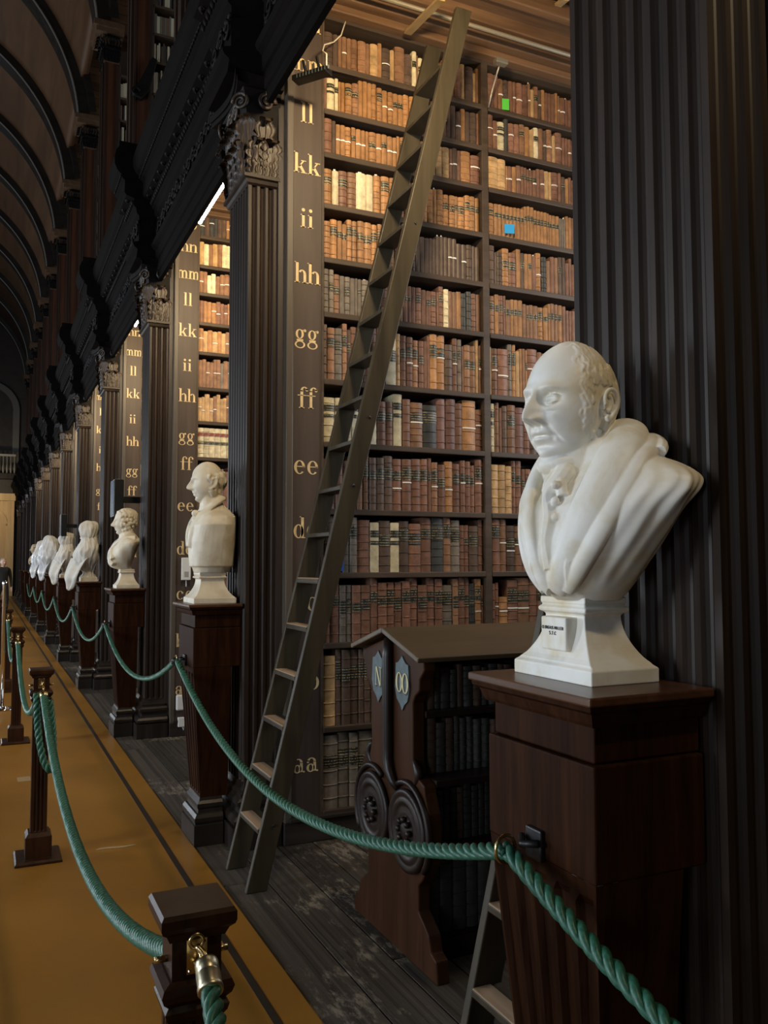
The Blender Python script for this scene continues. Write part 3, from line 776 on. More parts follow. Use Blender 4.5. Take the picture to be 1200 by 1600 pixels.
S2 = {
 'nn': (755, 7.276, 160, 8, 'm125 m170 b225w d285 m335 m372w m440w m508 b538ws t578 b625L d660w o700 m735 m770 m815 o845 b870w m930w m960s m1000'),
 'mm': (755, 7.276, 225, 8, 'm112w m162w v240K k285 m350w m410 b470L o525 t573 v627K b680 d720w b780w t820 m895w m930 m960 m1000w'),
 'll': (755, 7.276, 275, 8, 't165 t255 o278w m328w o375 m428w m465L m495L m525L m560Ls m605Lw m645 m695w t742 t775 m850w m885 d930L o968 m1000'),
 'kk': (755, 6.154, 350, 10, 'o105L o145L o182L o218L o253L o290L o325L o358L o392L o422L o450L o487L o517L o550L o580L o615L o635L o660L o695L o730L g750 g770 g792s o820 o850'),
 'ii': (755, 6.154, 425, 15, 'd110 d135 d185 o250L m318L o360 d395L o432 o470L m510s o558w k605 b645 m685 b720 d757L d790 m825 m850'),
 'hh': (755, 6.154, 500, 15, 'b112L o152L m195L m218L b262L o295L o335L o378L b415 b445L b480L b528L o578L o625L o648L b685L b720L o760L m795 m825 m850'),
 'gg': (755, 8.276, 580, 15, 't108 m185Lw m318w g375L o420L t470 o503 b545 o572L m700w b760 b815 t875 b930 m990 o1040 m1090 b1137'),
 'ff': (755, 8.276, 660, 15, 'v152K b208 m243 d305 b412L u522 m600 d700 m780 b850 u930 m1000 m1070 b1137'),
 'ee': (755, 5.331, 740, 15, 't125 t185 t238 m273L m320L m350L m393L m432L m470Lw m522L m560L m600L m640 m690 m730'),
 'dd': (755, 5.331, 845, 15, 'm137L b193w d262Lw b327Lw m380L m440L d500L b560 m620L m680 d730L'),
 'cc': (755, 5.331, 940, 15, 'm98 m130w o200w m285Lw b380Lw m450 m520L m580L b650L m730L'),
 'bb': (755, 5.331, 1080, 15, 'd110L d180L d250L d320L d390L d460L d530L d600L d680L d730L'),
 'aa': (755, 5.331, 1210, 15, 'g120L g200L g290L g380L g470L g560L g650L g730L'),
}
ROWS = ['aa', 'bb', 'cc', 'dd', 'ee', 'ff', 'gg', 'hh', 'ii', 'kk', 'll', 'mm', 'nn']
SHZ = [.166, .643, 1.128, 1.540, 1.918, 2.319, 2.697, 3.104, 3.438, 3.770, 4.088, 4.360, 4.643, 4.93]
FILL = dict(aa=.90, bb=.95, cc=.93, dd=.90, ee=.86, ff=.84, gg=.85, hh=.80, ii=.80, kk=.78, ll=.80, mm=.84, nn=.88)

# ================================================================== BOOKCASES
XL, XD, XR = 1.80, 2.945, 4.10        # inner left end, divider, far end of the lit bookcase
def make_case(name, k, shz, letters, parts=True):
    e = empty(name, (0, BY(k), 0)); zt = 5.2
    MB().box(1.60, 0, .10, XL-.012, .30, zt).build('stile', STILE, e)
    MB().box(1.565, -.012, .10, 1.607, .30, zt).build('stile_molding', wood('stile_edge', (.075, .060, .046), (.12, .098, .075), .45, 2, 6, .06), e, bevel=.006)
    MB().box(XL-.014, -.006, .15, XL, .30, zt).build('case_side', SHELFW, e)
    MB().box(1.56, -.02, 0, 4.95, .30, .125).build('plinth', OAKX, e, bevel=.006)
    MB().box(1.59, -.034, .125, 4.95, .02, .15).build('plinth_molding', OAKX, e, bevel=.006)
    MB().box(XL, .285, .1, 4.95, .305, zt).build('back_panel', OAKX, e)
    MB().box(XD-.028, -.006, .15, XD+.022, .285, shz[-1]+.05).build('divider', SHELFW, e, bevel=.004)
    MB().box(XR, -.006, .15, XR+.05, .285, shz[-1]+.05).build('divider', SHELFW, e)
    MB().box(1.53, .05, .1, 1.57, .30, zt).build('recess_panel', wood('recess_paint', (.026, .019, .018), (.042, .031, .029), .5, 2, 6, .06), e)
    MB().box(XL, -.004, shz[-1], 4.95, .285, shz[-1]+.05).build('header', SHELFW, e)
    for z in shz[:-1]:
        for x0, x1 in ((XL, XD-.028), (XD+.022, XR)):
            sh = MB().box(x0, .0, z-.030, x1, .285, z).build('shelf', SHELFW, e)
            MB().box(x0, -.012, z-.034, x1, .002, z+.001).build('nosing', SHELFW, sh, bevel=.005)
    for s, z in letters:
        me = text_mesh(s, .170, GOLD); mk('letter_mark', me, e, (1.695, -.0015, z-.04))
    return e
zl = {'aa': .436, 'bb': .905, 'cc': 1.36, 'dd': 1.784, 'ee': 2.16, 'ff': 2.55, 'gg': 2.94, 'hh': 3.30, 'ii': 3.64, 'kk': 3.97, 'll': 4.285, 'mm': 4.60, 'nn': 4.86}
case1 = make_case('bookcase', 1, SHZ, [(s, z) for s, z in zl.items()])
tag(case1, 'tall oak bookcase behind the long ladder, stile lettered aa upward', 'bookcase', 'lettered bookcases')
# second and further bays (heights read on their own stiles)
y2 = BY(2)
SH2 = [.17, .64, 1.10, 1.52, 1.92] + [round(hit(330, y, 1, y2).z, 3) for y in (715, 659, 606, 551, 505, 459, 416, 370)]
SH2.append(SH2[-1]+.30)
L2 = [(s, hit(300, y, 1, y2).z) for s, y in (('oo', 352), ('nn', 388), ('mm', 430), ('ll', 472), ('kk', 520), ('ii', 574), ('hh', 622), ('gg', 684), ('ff', 728), ('ee', 792))]
L2 += [('dd', 1.72), ('cc', 1.30), ('bb', .86), ('aa', .42)]
case2 = make_case('bookcase', 2, SH2, L2)
tag(case2, 'lettered oak bookcase behind the bust with the square-cut back', 'bookcase', 'lettered bookcases')
CLAB = {3: 'lettered oak bookcase end behind the wigged bust', 4: 'lettered oak bookcase end behind the nearer sheet-wrapped bust'}
for k in range(3, NB+1):
    e = copy_tree(case2, None, (0, BY(k), 0), () if k < 6 else ('letter_mark', 'nosing'))
    tag(e, CLAB.get(k, '%s lettered bookcase down the hall, mostly hidden by pilasters' % ORD[k-1]), 'bookcase', 'lettered bookcases')
# plain unseen block in the nearest bookcase's place, added to stop light
struct(MB().box(1.57, 1.30, 0, 5.0, 1.70, 5.3).build('nearest_bookcase_block', OAKX))

# ---- fill the lit bookcase
allbooks = []
def place_row(tab, letter, x0, x1, rr, yplane):
    px0, sc, prow, hpx, toks = tab[letter]
    i = ROWS.index(letter); z = SHZ[i]; hmax = SHZ[i+1]-z-.04; base = min(hmax, (SHZ[i+1]-z)*FILL[letter])
    x = x0+.004; ph = base*rr.uniform(.95, 1); pc = ''
    for t in toks.split():
        c = t[0]; num = ''.join(ch for ch in t[1:] if ch.isdigit()); op = ''.join(ch for ch in t[1:] if ch.isalpha())
        xr = hit(px0+int(num)/sc, prow + (0 if tab is S1 else 20), 1, yplane).x
        xr = min(xr, x1-.003)
        w_ = xr-x
        if w_ < .009: continue
        if c != pc or rr.random() < .25: ph = base*rr.uniform(.86, 1.04)
        pc = c; h = min(hmax+.012, ph*rr.uniform(.985, 1.01))
        if letter == 'cc' and t == 'o200w': h *= .75
        allbooks.append(dict(x=(x+xr)/2, w=w_-.003, h=h, d=min(.24, .13+h*.28), c=c, op=op, z=z, row=letter, sec=1 if tab is S1 else 2, r=rr.random()))
        x = xr
    while x < x1-.03:
        w_ = rr.uniform(.025, .05); w_ = min(w_, x1-x-.003)
        allbooks.append(dict(x=x+w_/2, w=w_-.003, h=base*rr.uniform(.85, 1), d=.2, c=rr.choice('mmbbd'), op='', z=z, row=letter, sec=1 if tab is S1 else 2, r=0, hid=1)); x += w_
rr = random.Random(21); YS = BY(1)+.022
for letter in ROWS:
    place_row(S1, letter, XL, XD-.028, rr, YS)
    place_row(S2, letter, XD+.022, XR, rr, YS)
for b_ in allbooks:
    dp = b_['x']*math.sin(YAW)+BY(1)*math.cos(YAW); b_['area'] = b_['w']*b_['h']/dp**2
    vis = b_['x'] < 3.60 and not b_.get('hid')
    if b_['row'] in 'aabb' and b_['x'] > 2.25: vis = False
    if b_['sec'] == 2 and b_['row'] in ('cc', 'dd', 'ee', 'ff', 'gg') and b_['x'] > 3.36: vis = False
    b_['vis'] = vis
DESKN = 34; BAY2N = 8
lim = sorted((b_['area'] for b_ in allbooks if b_['vis']), reverse=True)
cut = lim[min(len(lim)-1, 300-DESKN-BAY2N-1)]
stuff = {}
cnt = {}
for b_ in allbooks:
    key = (b_['row'], b_['sec']); cnt[key] = cnt.get(key, 0)+1
    if b_['vis'] and b_['area'] >= cut:
        o = book_obj(b_['w'], b_['h'], b_['d'], b_['c'], b_['op'], rr); o.location = (b_['x'], YS+rr.uniform(-.004, .006), b_['z'])
        extra = ' with a white paper band' if 'w' in b_['op'] else ' with a dark title label' if ('L' in b_['op'] or 'K' in b_['op']) else ''
        where = '%s from the stile, shelf %s' % (ORD[cnt[key]-1], b_['row']) if b_['sec'] == 1 else '%s right of the middle upright, shelf %s' % (ORD[cnt[key]-1], b_['row'])
        tag(o, '%s book%s, %s' % (BN[b_['c']], extra, where), 'book', 'leather books on the tall lit bookcase')
    else:
        g = stuff.setdefault(b_['c'], MB()); q = MB(); book_geo(q, b_['w'], b_['h'], b_['d'], 0, False)
        q.xf(Matrix.Translation((b_['x'], YS, b_['z']))); g.add(q.v, q.f)
        if ('L' in b_['op']) or ('K' in b_['op']):
            q = MB(); patch_geo(q, b_['w'], b_['h']*.58, b_['h']*.74, min(.010, b_['w']*.22), .002); q.xf(Matrix.Translation((b_['x'], YS, b_['z']))); stuff.setdefault('_', MB()).add(q.v, q.f)
        if 'w' in b_['op']:
            z0 = b_['h']*.5; q = MB(); patch_geo(q, b_['w'], z0, z0+.009, min(.010, b_['w']*.22), .004); q.xf(Matrix.Translation((b_['x'], YS, b_['z']))); stuff.setdefault('#', MB()).add(q.v, q.f)
        if 's' in b_['op']:
            q = MB().box(-.004, .01, b_['h']-.02, .004, .012, b_['h']+.015); q.xf(Matrix.Translation((b_['x'], YS, b_['z']))); stuff.setdefault('#', MB()).add(q.v, q.f)
def join_stuff(parts, name, loc=(0, 0, 0)):
    b = MB(); mats = []
    for c, g in parts.items():
        b.mi = len(mats); mats.append(LAB_D if c == '_' else PAPER if c == '#' else LAB_R if c == '!' else leather(c)); b.add(g.v, g.f)
    o = b.build(name, mats); o.location = loc; o['kind'] = 'stuff'; return o
so_ = join_stuff(stuff, 'small_books'); tag(so_, 'rows of small leather books on the upper shelves of the tall lit bookcase', 'books')
# ---- second bay: one visible column of books; further bays only rough rows
def bay2(k, nvis, x1):
    r2 = random.Random(60+k); parts = {}
    pal = ['ggd', 'mdd', 'mmb', 'mmd', 'mmg', 'v', 'tbt', 'bgb', 'bto', 'omo', 'bvb', 'btv', 'dok']
    for i in range(13):
        z = SH2[i]; h0 = SH2[i+1]-z-.05; x = XL+.005; p_ = pal[i]; first = 0
        while x < x1:
            w_ = r2.uniform(.03, .05) if i > 5 else .055 if i == 5 else r2.uniform(.04, .06)
            c = r2.choice(p_); h = h0*(r2.uniform(.82, .98) if i != 5 else .96)
            if i == 5 and first < nvis:
                o = book_obj(w_-.002, h, .2, 'v', '', r2); o.location = (x+w_/2, BY(k)+.02, z)
                q = MB(); patch_geo(q, w_-.002, h*.72, h*.84, .01, .002); q.build('red_label', LAB_R, o)
                q = MB(); patch_geo(q, w_-.002, h*.44, h*.55, .01, .002); q.build('black_label', LAB_D, o)
                tag(o, 'cream book with red and black labels, %s of its row in the second bay' % ORD[first], 'book', 'cream books in the second bay'); first += 1
            else:
                q = MB(); book_geo(q, w_-.002, h, .2, 0, False); q.xf(Matrix.Translation((x+w_/2, BY(k)+.02, z))); g = parts.setdefault(c, MB()); g.add(q.v, q.f)
                if r2.random() < .4 and i > 5:
                    q = MB(); zz = h*r2.uniform(.4, .6); patch_geo(q, w_, zz, zz+.009, .01, .004); q.xf(Matrix.Translation((x+w_/2, BY(k)+.02, z))); parts.setdefault('#', MB()).add(q.v, q.f)
            x += w_
    o = join_stuff(parts, 'book_rows')
    tag(o, 'rows of old books in the %s bay along the hall' % ORD[k-1], 'books')
bay2(2, 6, 2.75)
for k in range(3, 7): bay2(k, 0, 2.3)
# coloured paper flags stuck between books
def flag(name, c, px, yp, label, tilt):
    a = hit(px[0], px[1], 1, yp); b_ = hit(px[2], px[3], 1, yp)
    o = MB().box(-.5, -.0008, -.5, .5, .0008, .5).build(name, plain('flag_%d' % int(px[0]), c, .5)); o.location = (a+b_)/2; o.scale = (abs(b_.x-a.x), 1, abs(a.z-b_.z)); o.rotation_euler = (0, 0, tilt)
    tag(o, label, 'paper flag')
flag('paper_flag', (.10, .55, .06), (785, 153, 795, 173), BY(1)-.006, 'bright green paper flag on the second shelf from the top', -.25)
flag('paper_flag', (.03, .33, .72), (789, 349, 803, 366), BY(1)-.006, 'pale blue paper flag on shelf kk', -.25)
flag('paper_flag', (.01, .12, .55), (531, 875, 537, 892), BY(1)-.004, 'small dark blue paper flag beside the ladder on shelf dd', 0)

# ================================================================== BAY CEILINGS AND LAMPS
def bay_ceiling(k):
    """ceiling over the bay that ends at bookcase k: stepped boards running into the bay"""
    y = BY(k); y0 = PN(k-1)+.42
    e = struct(empty('ceiling_bay_%d' % k, (1.465, y, 4.9)))
    steps = [(.0, -.07, .05, .10), (-.05, -.13, .10, .17), (-.11, -.22, .16, .21), (-.20, -.26, .12, .22), (-.25, -.42, .20, .25), (-.40, -.46, .16, .26)]
    for ya, yb, za, zb in steps: MB().box(0, yb, za, 3.48, ya, zb).build('crown_board', CEILW, e, bevel=.008)
    ya = -.46; n = 0
    while ya > y0-y+.3:
        yb = max(ya-.30, y0-y+.2); MB().box(0, yb+.006, .30, 3.48, ya-.006, .33).build('ceiling_board', CEILW, e); ya = yb
    MB().box(0, y0-y-.1, .33, 3.48, 0, .36).build('backing', OAKX, e)
    return e
for k in range(1, 6): bay_ceiling(k)
TUBE = emis('tube_light', (1.0, .86, .62), 55)
def lamp_light(yc, w_):
    o = area('tube_glow', (1.66, yc, 4.37), (0, 0, 0), .30, .10, w_, WARM)
    o.rotation_euler = Vector((.36, .90, -.26)).to_track_quat('-Z', 'Y').to_euler()
def lamp(k):
    """fluorescent tube just behind the beam of the bay that ends at bookcase k"""
    yc = BY(k)-1.72
    e = empty('tube_lamp', (1.52, yc, 4.388))
    MB().tube([(0, -.48, 0), (0, .48, 0)], .017, 10).build('tube', TUBE, e, True)
    MB().box(-.02, -.50, .02, .02, .50, .05).build('batten', plain('batten_grey', (.10, .095, .085), .5), e)
    for s in (-1, 1): MB().tube([(0, s*.48, 0), (0, s*.505, 0)], .021, 10).build('end_cap', plain('cap_grey', (.2, .19, .17), .5), e)
    lamp_light(yc, LAMP_W)
    return e
LAMP_W = 55
LN = ['bright fluorescent tube behind the beam above the bust with the square-cut back', 'short-looking lit tube in the third bay along the hall']
for k in range(1, 9):
    e = lamp(k)
    lab = 'lit tube lamp above the nearest bay, just out of the top of the picture' if k == 1 else LN[k-2] if k-2 < len(LN) else '%s tube lamp along the hall, counted from the nearest bay' % ORD[k-1]
    tag(e, lab, 'lamp', 'tube lamps in the bays')
lamp_light(BY(1)-1.72-BAY, LAMP_W*.7)
# louvred lamp hanging at the top of the lettered stile, with its cable
pa = hit(461, 126, 1, 4.50); pb = hit(514, 110, 1, 4.32)
e = tag(empty('louvred_lamp', (0, 0, 0)), 'small black louvred lamp hanging before the letters at the top of the stile', 'lamp')
MB().bar(pa, pb, .07, .032).build('housing', BLACKM, e, bevel=.004)
for i in range(11):
    t = (i+.5)/11; c = pa.lerp(pb, t); MB().bar(c+Vector((-.010, -.037, -.010)), c+Vector((-.010, -.037, .012)), .010, .008).build('louvre', plain('louvre_grey', (.10, .12, .14), .4), e)
for q in (.35, .75):
    c = pa.lerp(pb, q); MB().bar(c, c+Vector((.0, .06, .13)), .012, .012).build('bracket', IRON, e)
CABLE = plain('pale_cable', (.75, .66, .48), .5)
c0 = pa.lerp(pb, .93)+Vector((0, 0, .02)); pts = [c0, c0+Vector((0, 0, .08)), hit(504, 80, 1, 4.45), hit(507, 70, 1, 4.52), hit(514, 68, 1, 4.60), hit(521, 66, 1, 4.66), hit(533, 55, 1, 4.69), hit(540, 33, 1, 4.70)]
MB().tube(pts, .0042, 6).build('cable', CABLE, e, True)
# ceiling rail, braces and a wall bracket with its rod
r0 = hit(590, -2, 1, 4.42); r1 = hit(892, 84, 1, 4.42); zr = (r0.z+r1.z)/2
o = MB().tube([(1.66, 4.42, zr), (4.9, 4.42, zr)], .014, 10).build('ceiling_rail', plain('rail_grey', (.24, .21, .16), .5, .2), None, True); tag(o, 'pale metal rail running under the ceiling of the bay', 'rail')
for (xa, ya, xb, yb), lb in (((637, 52, 690, -2), 'pale wooden brace under the bay ceiling left of the ladder top'), ((838, 36, 884, -2), 'pale wooden brace under the bay ceiling right of the ladder top')):
    a = hit(xa, ya, 1, 4.60); b_ = hit(xb, yb, 1, 4.12)
    e = MB().bar(a, b_, .05, .018).build('ceiling_brace', wood('brace_wood', (.30, .20, .085), (.45, .31, .15), .5, 1, 10, .05), None, bevel=.004); tag(e, lb, 'brace')
    q = MB().ball(a+Vector((.0, -.012, .0)), .008, .006, .008, 8, 5).build('screw', IRON, e)
e = tag(empty('wall_bracket', hit(783, 97, 1, 4.56)), 'small metal bracket with a thin rod at the top of the middle upright', 'bracket')
MB().box(-.045, -.02, -.015, .045, .03, .02).build('plate', plain('bracket_metal', (.35, .31, .24), .4, .6), e, bevel=.006)
b0 = e.location; tq = [hit(780, 104, 1, 4.55), hit(775, 118, 1, 4.60), hit(768, 145, 1, 4.66), hit(763, 168, 1, 4.68)]
MB().tube([q-b0 for q in tq], .006, 6).build('rod', plain('bracket_metal', (.35, .31, .24), .4, .6), e, True)

# ================================================================== LADDERS
def ladder(name, x_foot, lean, y_far, y_near, ztop, label, z0=.29, dz=.245, zworn=1.7):
    e = empty(name, (x_foot, y_near, 0))
    W = .104; T = .034; dy = y_far-y_near
    def str_(y, nm, extra=0):
        b = MB(); po = [(0, 0), (W, 0), (W+lean*ztop, ztop+extra), (lean*ztop, ztop+extra)]
        b.prism(po, 1, y, y+T); o = b.build(nm, LADW, e, bevel=.005, auto=True); return o
    s = str_(-T/2, 'stringer', .02); str_(dy-T/2, 'stringer')
    for i, z in enumerate((z0+.02, z0+dz*7, z0+dz*8.5, z0+dz*13)):
        x = lean*z+W*.55; MB().ball((x, -T/2-.002, z), .008, .006, .008, 8, 5).build('bolt', IRON, s)
    z = z0
    while z < ztop-.1:
        x = lean*z
        t = MB().box(x-.006, T/2, z-.022, x+W*.98, dy-T/2, z).build('tread', LADW, e, bevel=.003)
        if z < zworn: MB().box(x-.004, T/2+.001, z-.024, x+W*.6, dy-T/2-.001, z+.004).build('worn_edge', TREADW, t, bevel=.004)
        z += dz
    tag(e, label, 'ladder'); return e
lad1 = ladder('ladder', 1.172, .2535, 4.47, 4.11, 4.78, 'tall dark library ladder leaning before the lit bookcase')
lad2 = ladder('ladder', 1.285, .2455, 2.305, 1.93, 4.3, 'dark ladder with fuzzy tan treads beside the nearest pedestal', .072, .2415)

# ================================================================== DOUBLE-SIDED READING DESK
def desk():
    e = tag(empty('reading_desk', (1.58, 3.315, 0)), 'carved mahogany book desk with gabled end and shield-shaped letter plates', 'desk')
    half = [(0, 1.285), (.30, 1.205), (.305, 1.17), (.265, 1.13), (.262, 1.085), (.225, 1.06), (.205, 1.03), (.205, .80), (.225, .745), (.30, .72), (.305, .69), (.335, .62), (.345, .52), (.33, .42), (.28, .35), (.245, .32), (.245, .22), (.29, .19), (.33, .16), (.35, .10), (.39, .085), (.40, .0)]
    po = [(y, z) for y, z in half] + [(-y, z) for y, z in half[::-1]][:-1]
    b = MB().prism([(-y, z) for y, z in po], 0, 0, .055); b.build('end_panel', DESKW, e, bevel=.006, auto=True)
    # second end panel at the far end
    MB().prism([(-y, z) for y, z in po], 0, 2.3, 2.355).build('end_panel', DESKW, e, auto=True)
    # centre half-round moulding that sweeps out at the foot
    mp_ = [(-.004, 0, 1.275), (-.012, 0, 1.2), (-.012, 0, .95), (-.012, 0, .82), (-.014, .0, .77), (-.016, -.016, .725), (-.016, -.05, .685), (-.014, -.085, .662)]
    MB().tube(mp_, [.026, .028, .028, .028, .027, .025, .019, .010], 14).build('center_molding', DESKD, e, True)
    # carved ground and roundels
    for s in (-1, 1):
        c = (-.008, s*.168, .515)
        d = MB(); prof = [(.165, 0), (.165, .010), (.150, .017), (.138, .010), (.128, .010), (.118, .018), (.104, .010), (.09, .005), (.078, .012), (.062, .006), (.05, .009), (.03, .020), (.0, .022)]
        n = 40; vs = []
        for r, h in prof:
            for j in range(n):
                a = 2*PI*j/n; vs.append((c[0]-h, c[1]+r*math.cos(a), c[2]+r*math.sin(a)))
        m_ = len(prof); d.add(vs, [(i*n+j, i*n+(j+1) % n, (i+1)*n+(j+1) % n, (i+1)*n+j) for i in range(m_-1) for j in range(n)])
        ro = d.build('roundel', DESKD, e, True, auto=True)
        for j in range(8):
            a = 2*PI*j/8; MB().ball((c[0]-.018, c[1]+.045*math.cos(a), c[2]+.045*math.sin(a)), .014, .014, .014, 8, 5).build('petal', DESKD, ro, True)
        # side scroll
        MB().tube([(.006, s*(.205+.035*math.sin(t*PI)), .80-.10*t) for t in [i/8 for i in range(9)]], [.008, .013, .016, .018, .018, .017, .015, .012, .008], 8).build('side_scroll', DESKD, e, True)
        MB().tube([(-.008, s*(.168+.185*math.cos(a)), .515+.19*math.sin(a)) for a in [math.radians(-40+i*10) for i in range(17)]], .013, 8).build('rim_molding', DESKD, e, True)
        # shield plate with letters
        sh = [(-.058, .08), (-.035, .085), (-.015, .10), (0, .115), (.015, .10), (.035, .085), (.058, .08), (.062, .03), (.068, -.02), (.05, -.07), (.02, -.09), (.0, -.115), (-.02, -.09), (-.05, -.07), (-.068, -.02), (-.062, .03)]
        pl = MB().prism([(-s*.118+y*1.0, 1.10+z*.98) for y, z in sh], 0, -.006, .001).build('shield_plate', plain('shield_blue', (.062, .095, .105), .5, 0, 30, .25), e, auto=True)
        tx = 'OO' if s == 1 else 'N'
        gold = text_mesh(tx, .115, plain('shield_gold', (.55, .47, .25), .5), 'plate_letter'); blk = text_mesh(tx, .115, plain('shield_black', (.008, .008, .008), .5), 'plate_letter')
        for me, dx, dz, dy_ in ((blk, -.0072, -.007, -.006), (gold, -.0085, 0, 0)):
            mk('plate_letter', me, pl, (dx, -s*.118+dy_, 1.062+dz), (0, 0, -PI/2))
    # roof boards, core, shelves and plinth
    for s in (-1, 1):
        b = MB(); q0 = Vector((0, 0, 1.30)); q1 = Vector((0, s*.335, 1.205)); n_ = Vector((0, s*.27, .96)).normalized()*.022
        vs = []
        for x in (-.045, 2.42): vs += [(x, q0.y, q0.z), (x, q1.y, q1.z), (x, q1.y+n_.y, q1.z+n_.z), (x, q0.y, q0.z+.024)]
        b.add(vs, [(0, 1, 2, 3), (7, 6, 5, 4), (0, 4, 5, 1), (1, 5, 6, 2), (2, 6, 7, 3), (3, 7, 4, 0)]); b.build('sloping_top', DESKT, e, bevel=.005, auto=True)
        MB().box(.055, s*.215-.01, .0, 2.3, s*.215+.01, .085).build('plinth', DESKD, e)
        for z, out in ((.09, .21), (.455, .225), (.735, .30), (.995, .215)):
            y0, y1 = (-out, -.01) if s < 0 else (.01, out)
            MB().box(.055, y0, z-.028, 2.3, y1, z).build('shelf', DESKD, e, bevel=.003)
    MB().box(.055, -.01, .06, 2.3, .01, 1.25).build('core_board', DESKD, e)
    return e
desk()
rd = random.Random(5); nbk = 0
for z, h0, nm in ((.09, .32, 'bottom'), (.455, .23, 'third'), (.735, .225, 'second'), (.995, .18, 'top')):
    x = 1.655; i = 0
    while x < 2.45 and nbk < DESKN+20:
        w_ = rd.uniform(.026, .048) if nm != 'bottom' else rd.uniform(.05, .065)
        vis = x < 2.05
        if vis:
            o = book_obj(w_-.003, h0*rd.uniform(.86, 1), .15, rd.choice('kkdkdk'), 'w' if (nm == 'second' and i == 9) else '', rd)
            o.location = (x+w_/2, 3.315-.175, z); nbk += 1
            tag(o, 'dark leather book, %s from the carved end on the %s shelf of the reading desk' % (ORD[i], nm), 'book', 'dark books in the reading desk')
        else: break
        x += w_; i += 1
parts = {}
for z, h0 in ((.09, .32), (.455, .23), (.735, .225), (.995, .18)):
    for side in (-1, 1):
        x = 2.10 if side < 0 else 1.66
        while x < 3.8:
            w_ = rd.uniform(.03, .05); q = MB(); book_geo(q, w_-.003, h0*rd.uniform(.85, 1), .15, 0, False)
            q.xf(Matrix.Translation((x+w_/2, 3.315+side*.175, z)) @ Matrix.Rotation(0 if side < 0 else PI, 4, 'Z')); parts.setdefault(rd.choice('kd'), MB()).add(q.v, q.f); x += w_
tag(join_stuff(parts, 'desk_books'), 'further dark books on the shelves of the reading desk', 'books')

# ================================================================== PEDESTALS
def pedestal(name, x0, yc, hw, top, label):
    """x0: hall-side edge of the slab; yc: middle; hw: half length of the slab along the hall"""
    e = empty(name, (x0, yc, 0)); D = .315
    def slab(a, z0, z1, nm, mat, prof=None, bev=.004):
        b = MB()
        if prof is None: prof = [(0, z0), (0, z1)]
        vs = []
        for ex, z in prof: vs += [(a-ex, -(hw-a)-ex, z), (D, -(hw-a)-ex, z), (D, (hw-a)+ex, z), (a-ex, (hw-a)+ex, z)]
        m_ = len(prof); b.add(vs, [(i*4+j, i*4+(j+1) % 4, (i+1)*4+(j+1) % 4, (i+1)*4+j) for i in range(m_-1) for j in range(4)]+[(3, 2, 1, 0), tuple((m_-1)*4+j for j in range(4))])
        return b.build(nm, mat, e, bevel=bev)
    slab(0, top-.018, top, 'top_slab', PEDT)
    slab(.03, 0, 0, 'top_molding', PEDW, [(0, top-.062), (.004, top-.055), (.010, top-.035), (.022, top-.028), (.024, top-.018)], 0)
    slab(.045, top-.135, top-.062, 'frieze', PEDW)
    slab(.034, top-.36, top-.137, 'upper_block', PEDW)
    # tapered fluted shaft
    w1 = hw-.036; w0 = hw-.100; zt = top-.36; zb = .26
    b = MB()
    def pt(x_in, u, z):
        t = (z-zb)/(zt-zb); hwz = w0+(w1-w0)*t; xs = .097+(.036-.097)*t
        return (xs+x_in, -hwz+2*hwz*u, z)
    npn = 5; cols = [(0, 0)]
    for i in range(npn):
        a = (i+.12)/npn; bq = (i+.88)/npn
        for s in range(5): cols.append((a+(bq-a)*s/4, .012 if 0 < s < 4 else 0))
    cols.append((1, 0))
    lv = [(zb, 0), (zb+.012, 0), (zb+.03, 1), (zt-.05, 1), (zt-.03, 0), (zt, 0)]
    vs = [pt(d*k_, u, z) for z, k_ in lv for u, d in cols]; m_ = len(cols)
    b.add(vs, [(i*m_+j+1, i*m_+j, (i+1)*m_+j, (i+1)*m_+j+1) for i in range(len(lv)-1) for j in range(m_-1)])
    for u in (0, 1):
        q = []
        for z in (zb, zt):
            p = pt(0, u, z); q += [p, (D-.06, p[1], z)]
        b.add(q, [(0, 1, 3, 2)])
    b.build('shaft', PEDW, e, auto=True)
    prof = [(.040, 0), (.040, .115), (.030, .12), (.036, .135), (.036, .155), (.024, .175), (.014, .18), (.011, .20), (.018, .21), (.018, .23), (.005, .245), (0, .262)]
    b = MB(); vs = []
    for ex, z in prof: vs += [(.096-ex, -w0-ex, z), (D-.092, -w0-ex, z), (D-.092, w0+ex, z), (.096-ex, w0+ex, z)]
    m_ = len(prof); b.add(vs, [(i*4+j, i*4+(j+1) % 4, (i+1)*4+(j+1) % 4, (i+1)*4+j) for i in range(m_-1) for j in range(4)]+[(3, 2, 1, 0)])
    b.build('base', OAK, e, auto=True)
    # hook plate with ring for the rope
    hz = top-.335
    hp = MB().box(.022, -.028, hz-.03, .036, .028, hz+.035).build('hook_plate', IRON, e, bevel=.004)
    MB().tube([(.016, -.03+.0, hz+.012), (-.004, -.0, hz+.006), (.016, .03, hz+.012)], .008, 8).build('hook', IRON, hp, True)
    if name: tag(e, label, 'pedestal', 'bust pedestals along the hall')
    return e
PED = [(1.025, 1.512, .222, 1.345)] + [(1.04, 5.055+BAY*j, .232, 1.365) for j in range(0, 9)]
DLAB = ['dark mahogany pedestal under the nearest marble bust', 'dark pedestal under the bust with the square-cut back', 'dark pedestal under the wigged bust', 'dark pedestal under the nearer sheet-wrapped bust',
        'dark pedestal under the second sheet-wrapped bust', 'dark pedestal under the bust in loose clear plastic', 'dark pedestal under the bust in bunched white plastic', 'dark pedestal under the unwrapped brownish bust far down the hall']
for i, (x, y, hw, t) in enumerate(PED):
    pedestal('pedestal', x, y, hw, t, DLAB[i] if i < len(DLAB) else '%s pedestal in the far row of the hall' % ORD[i])

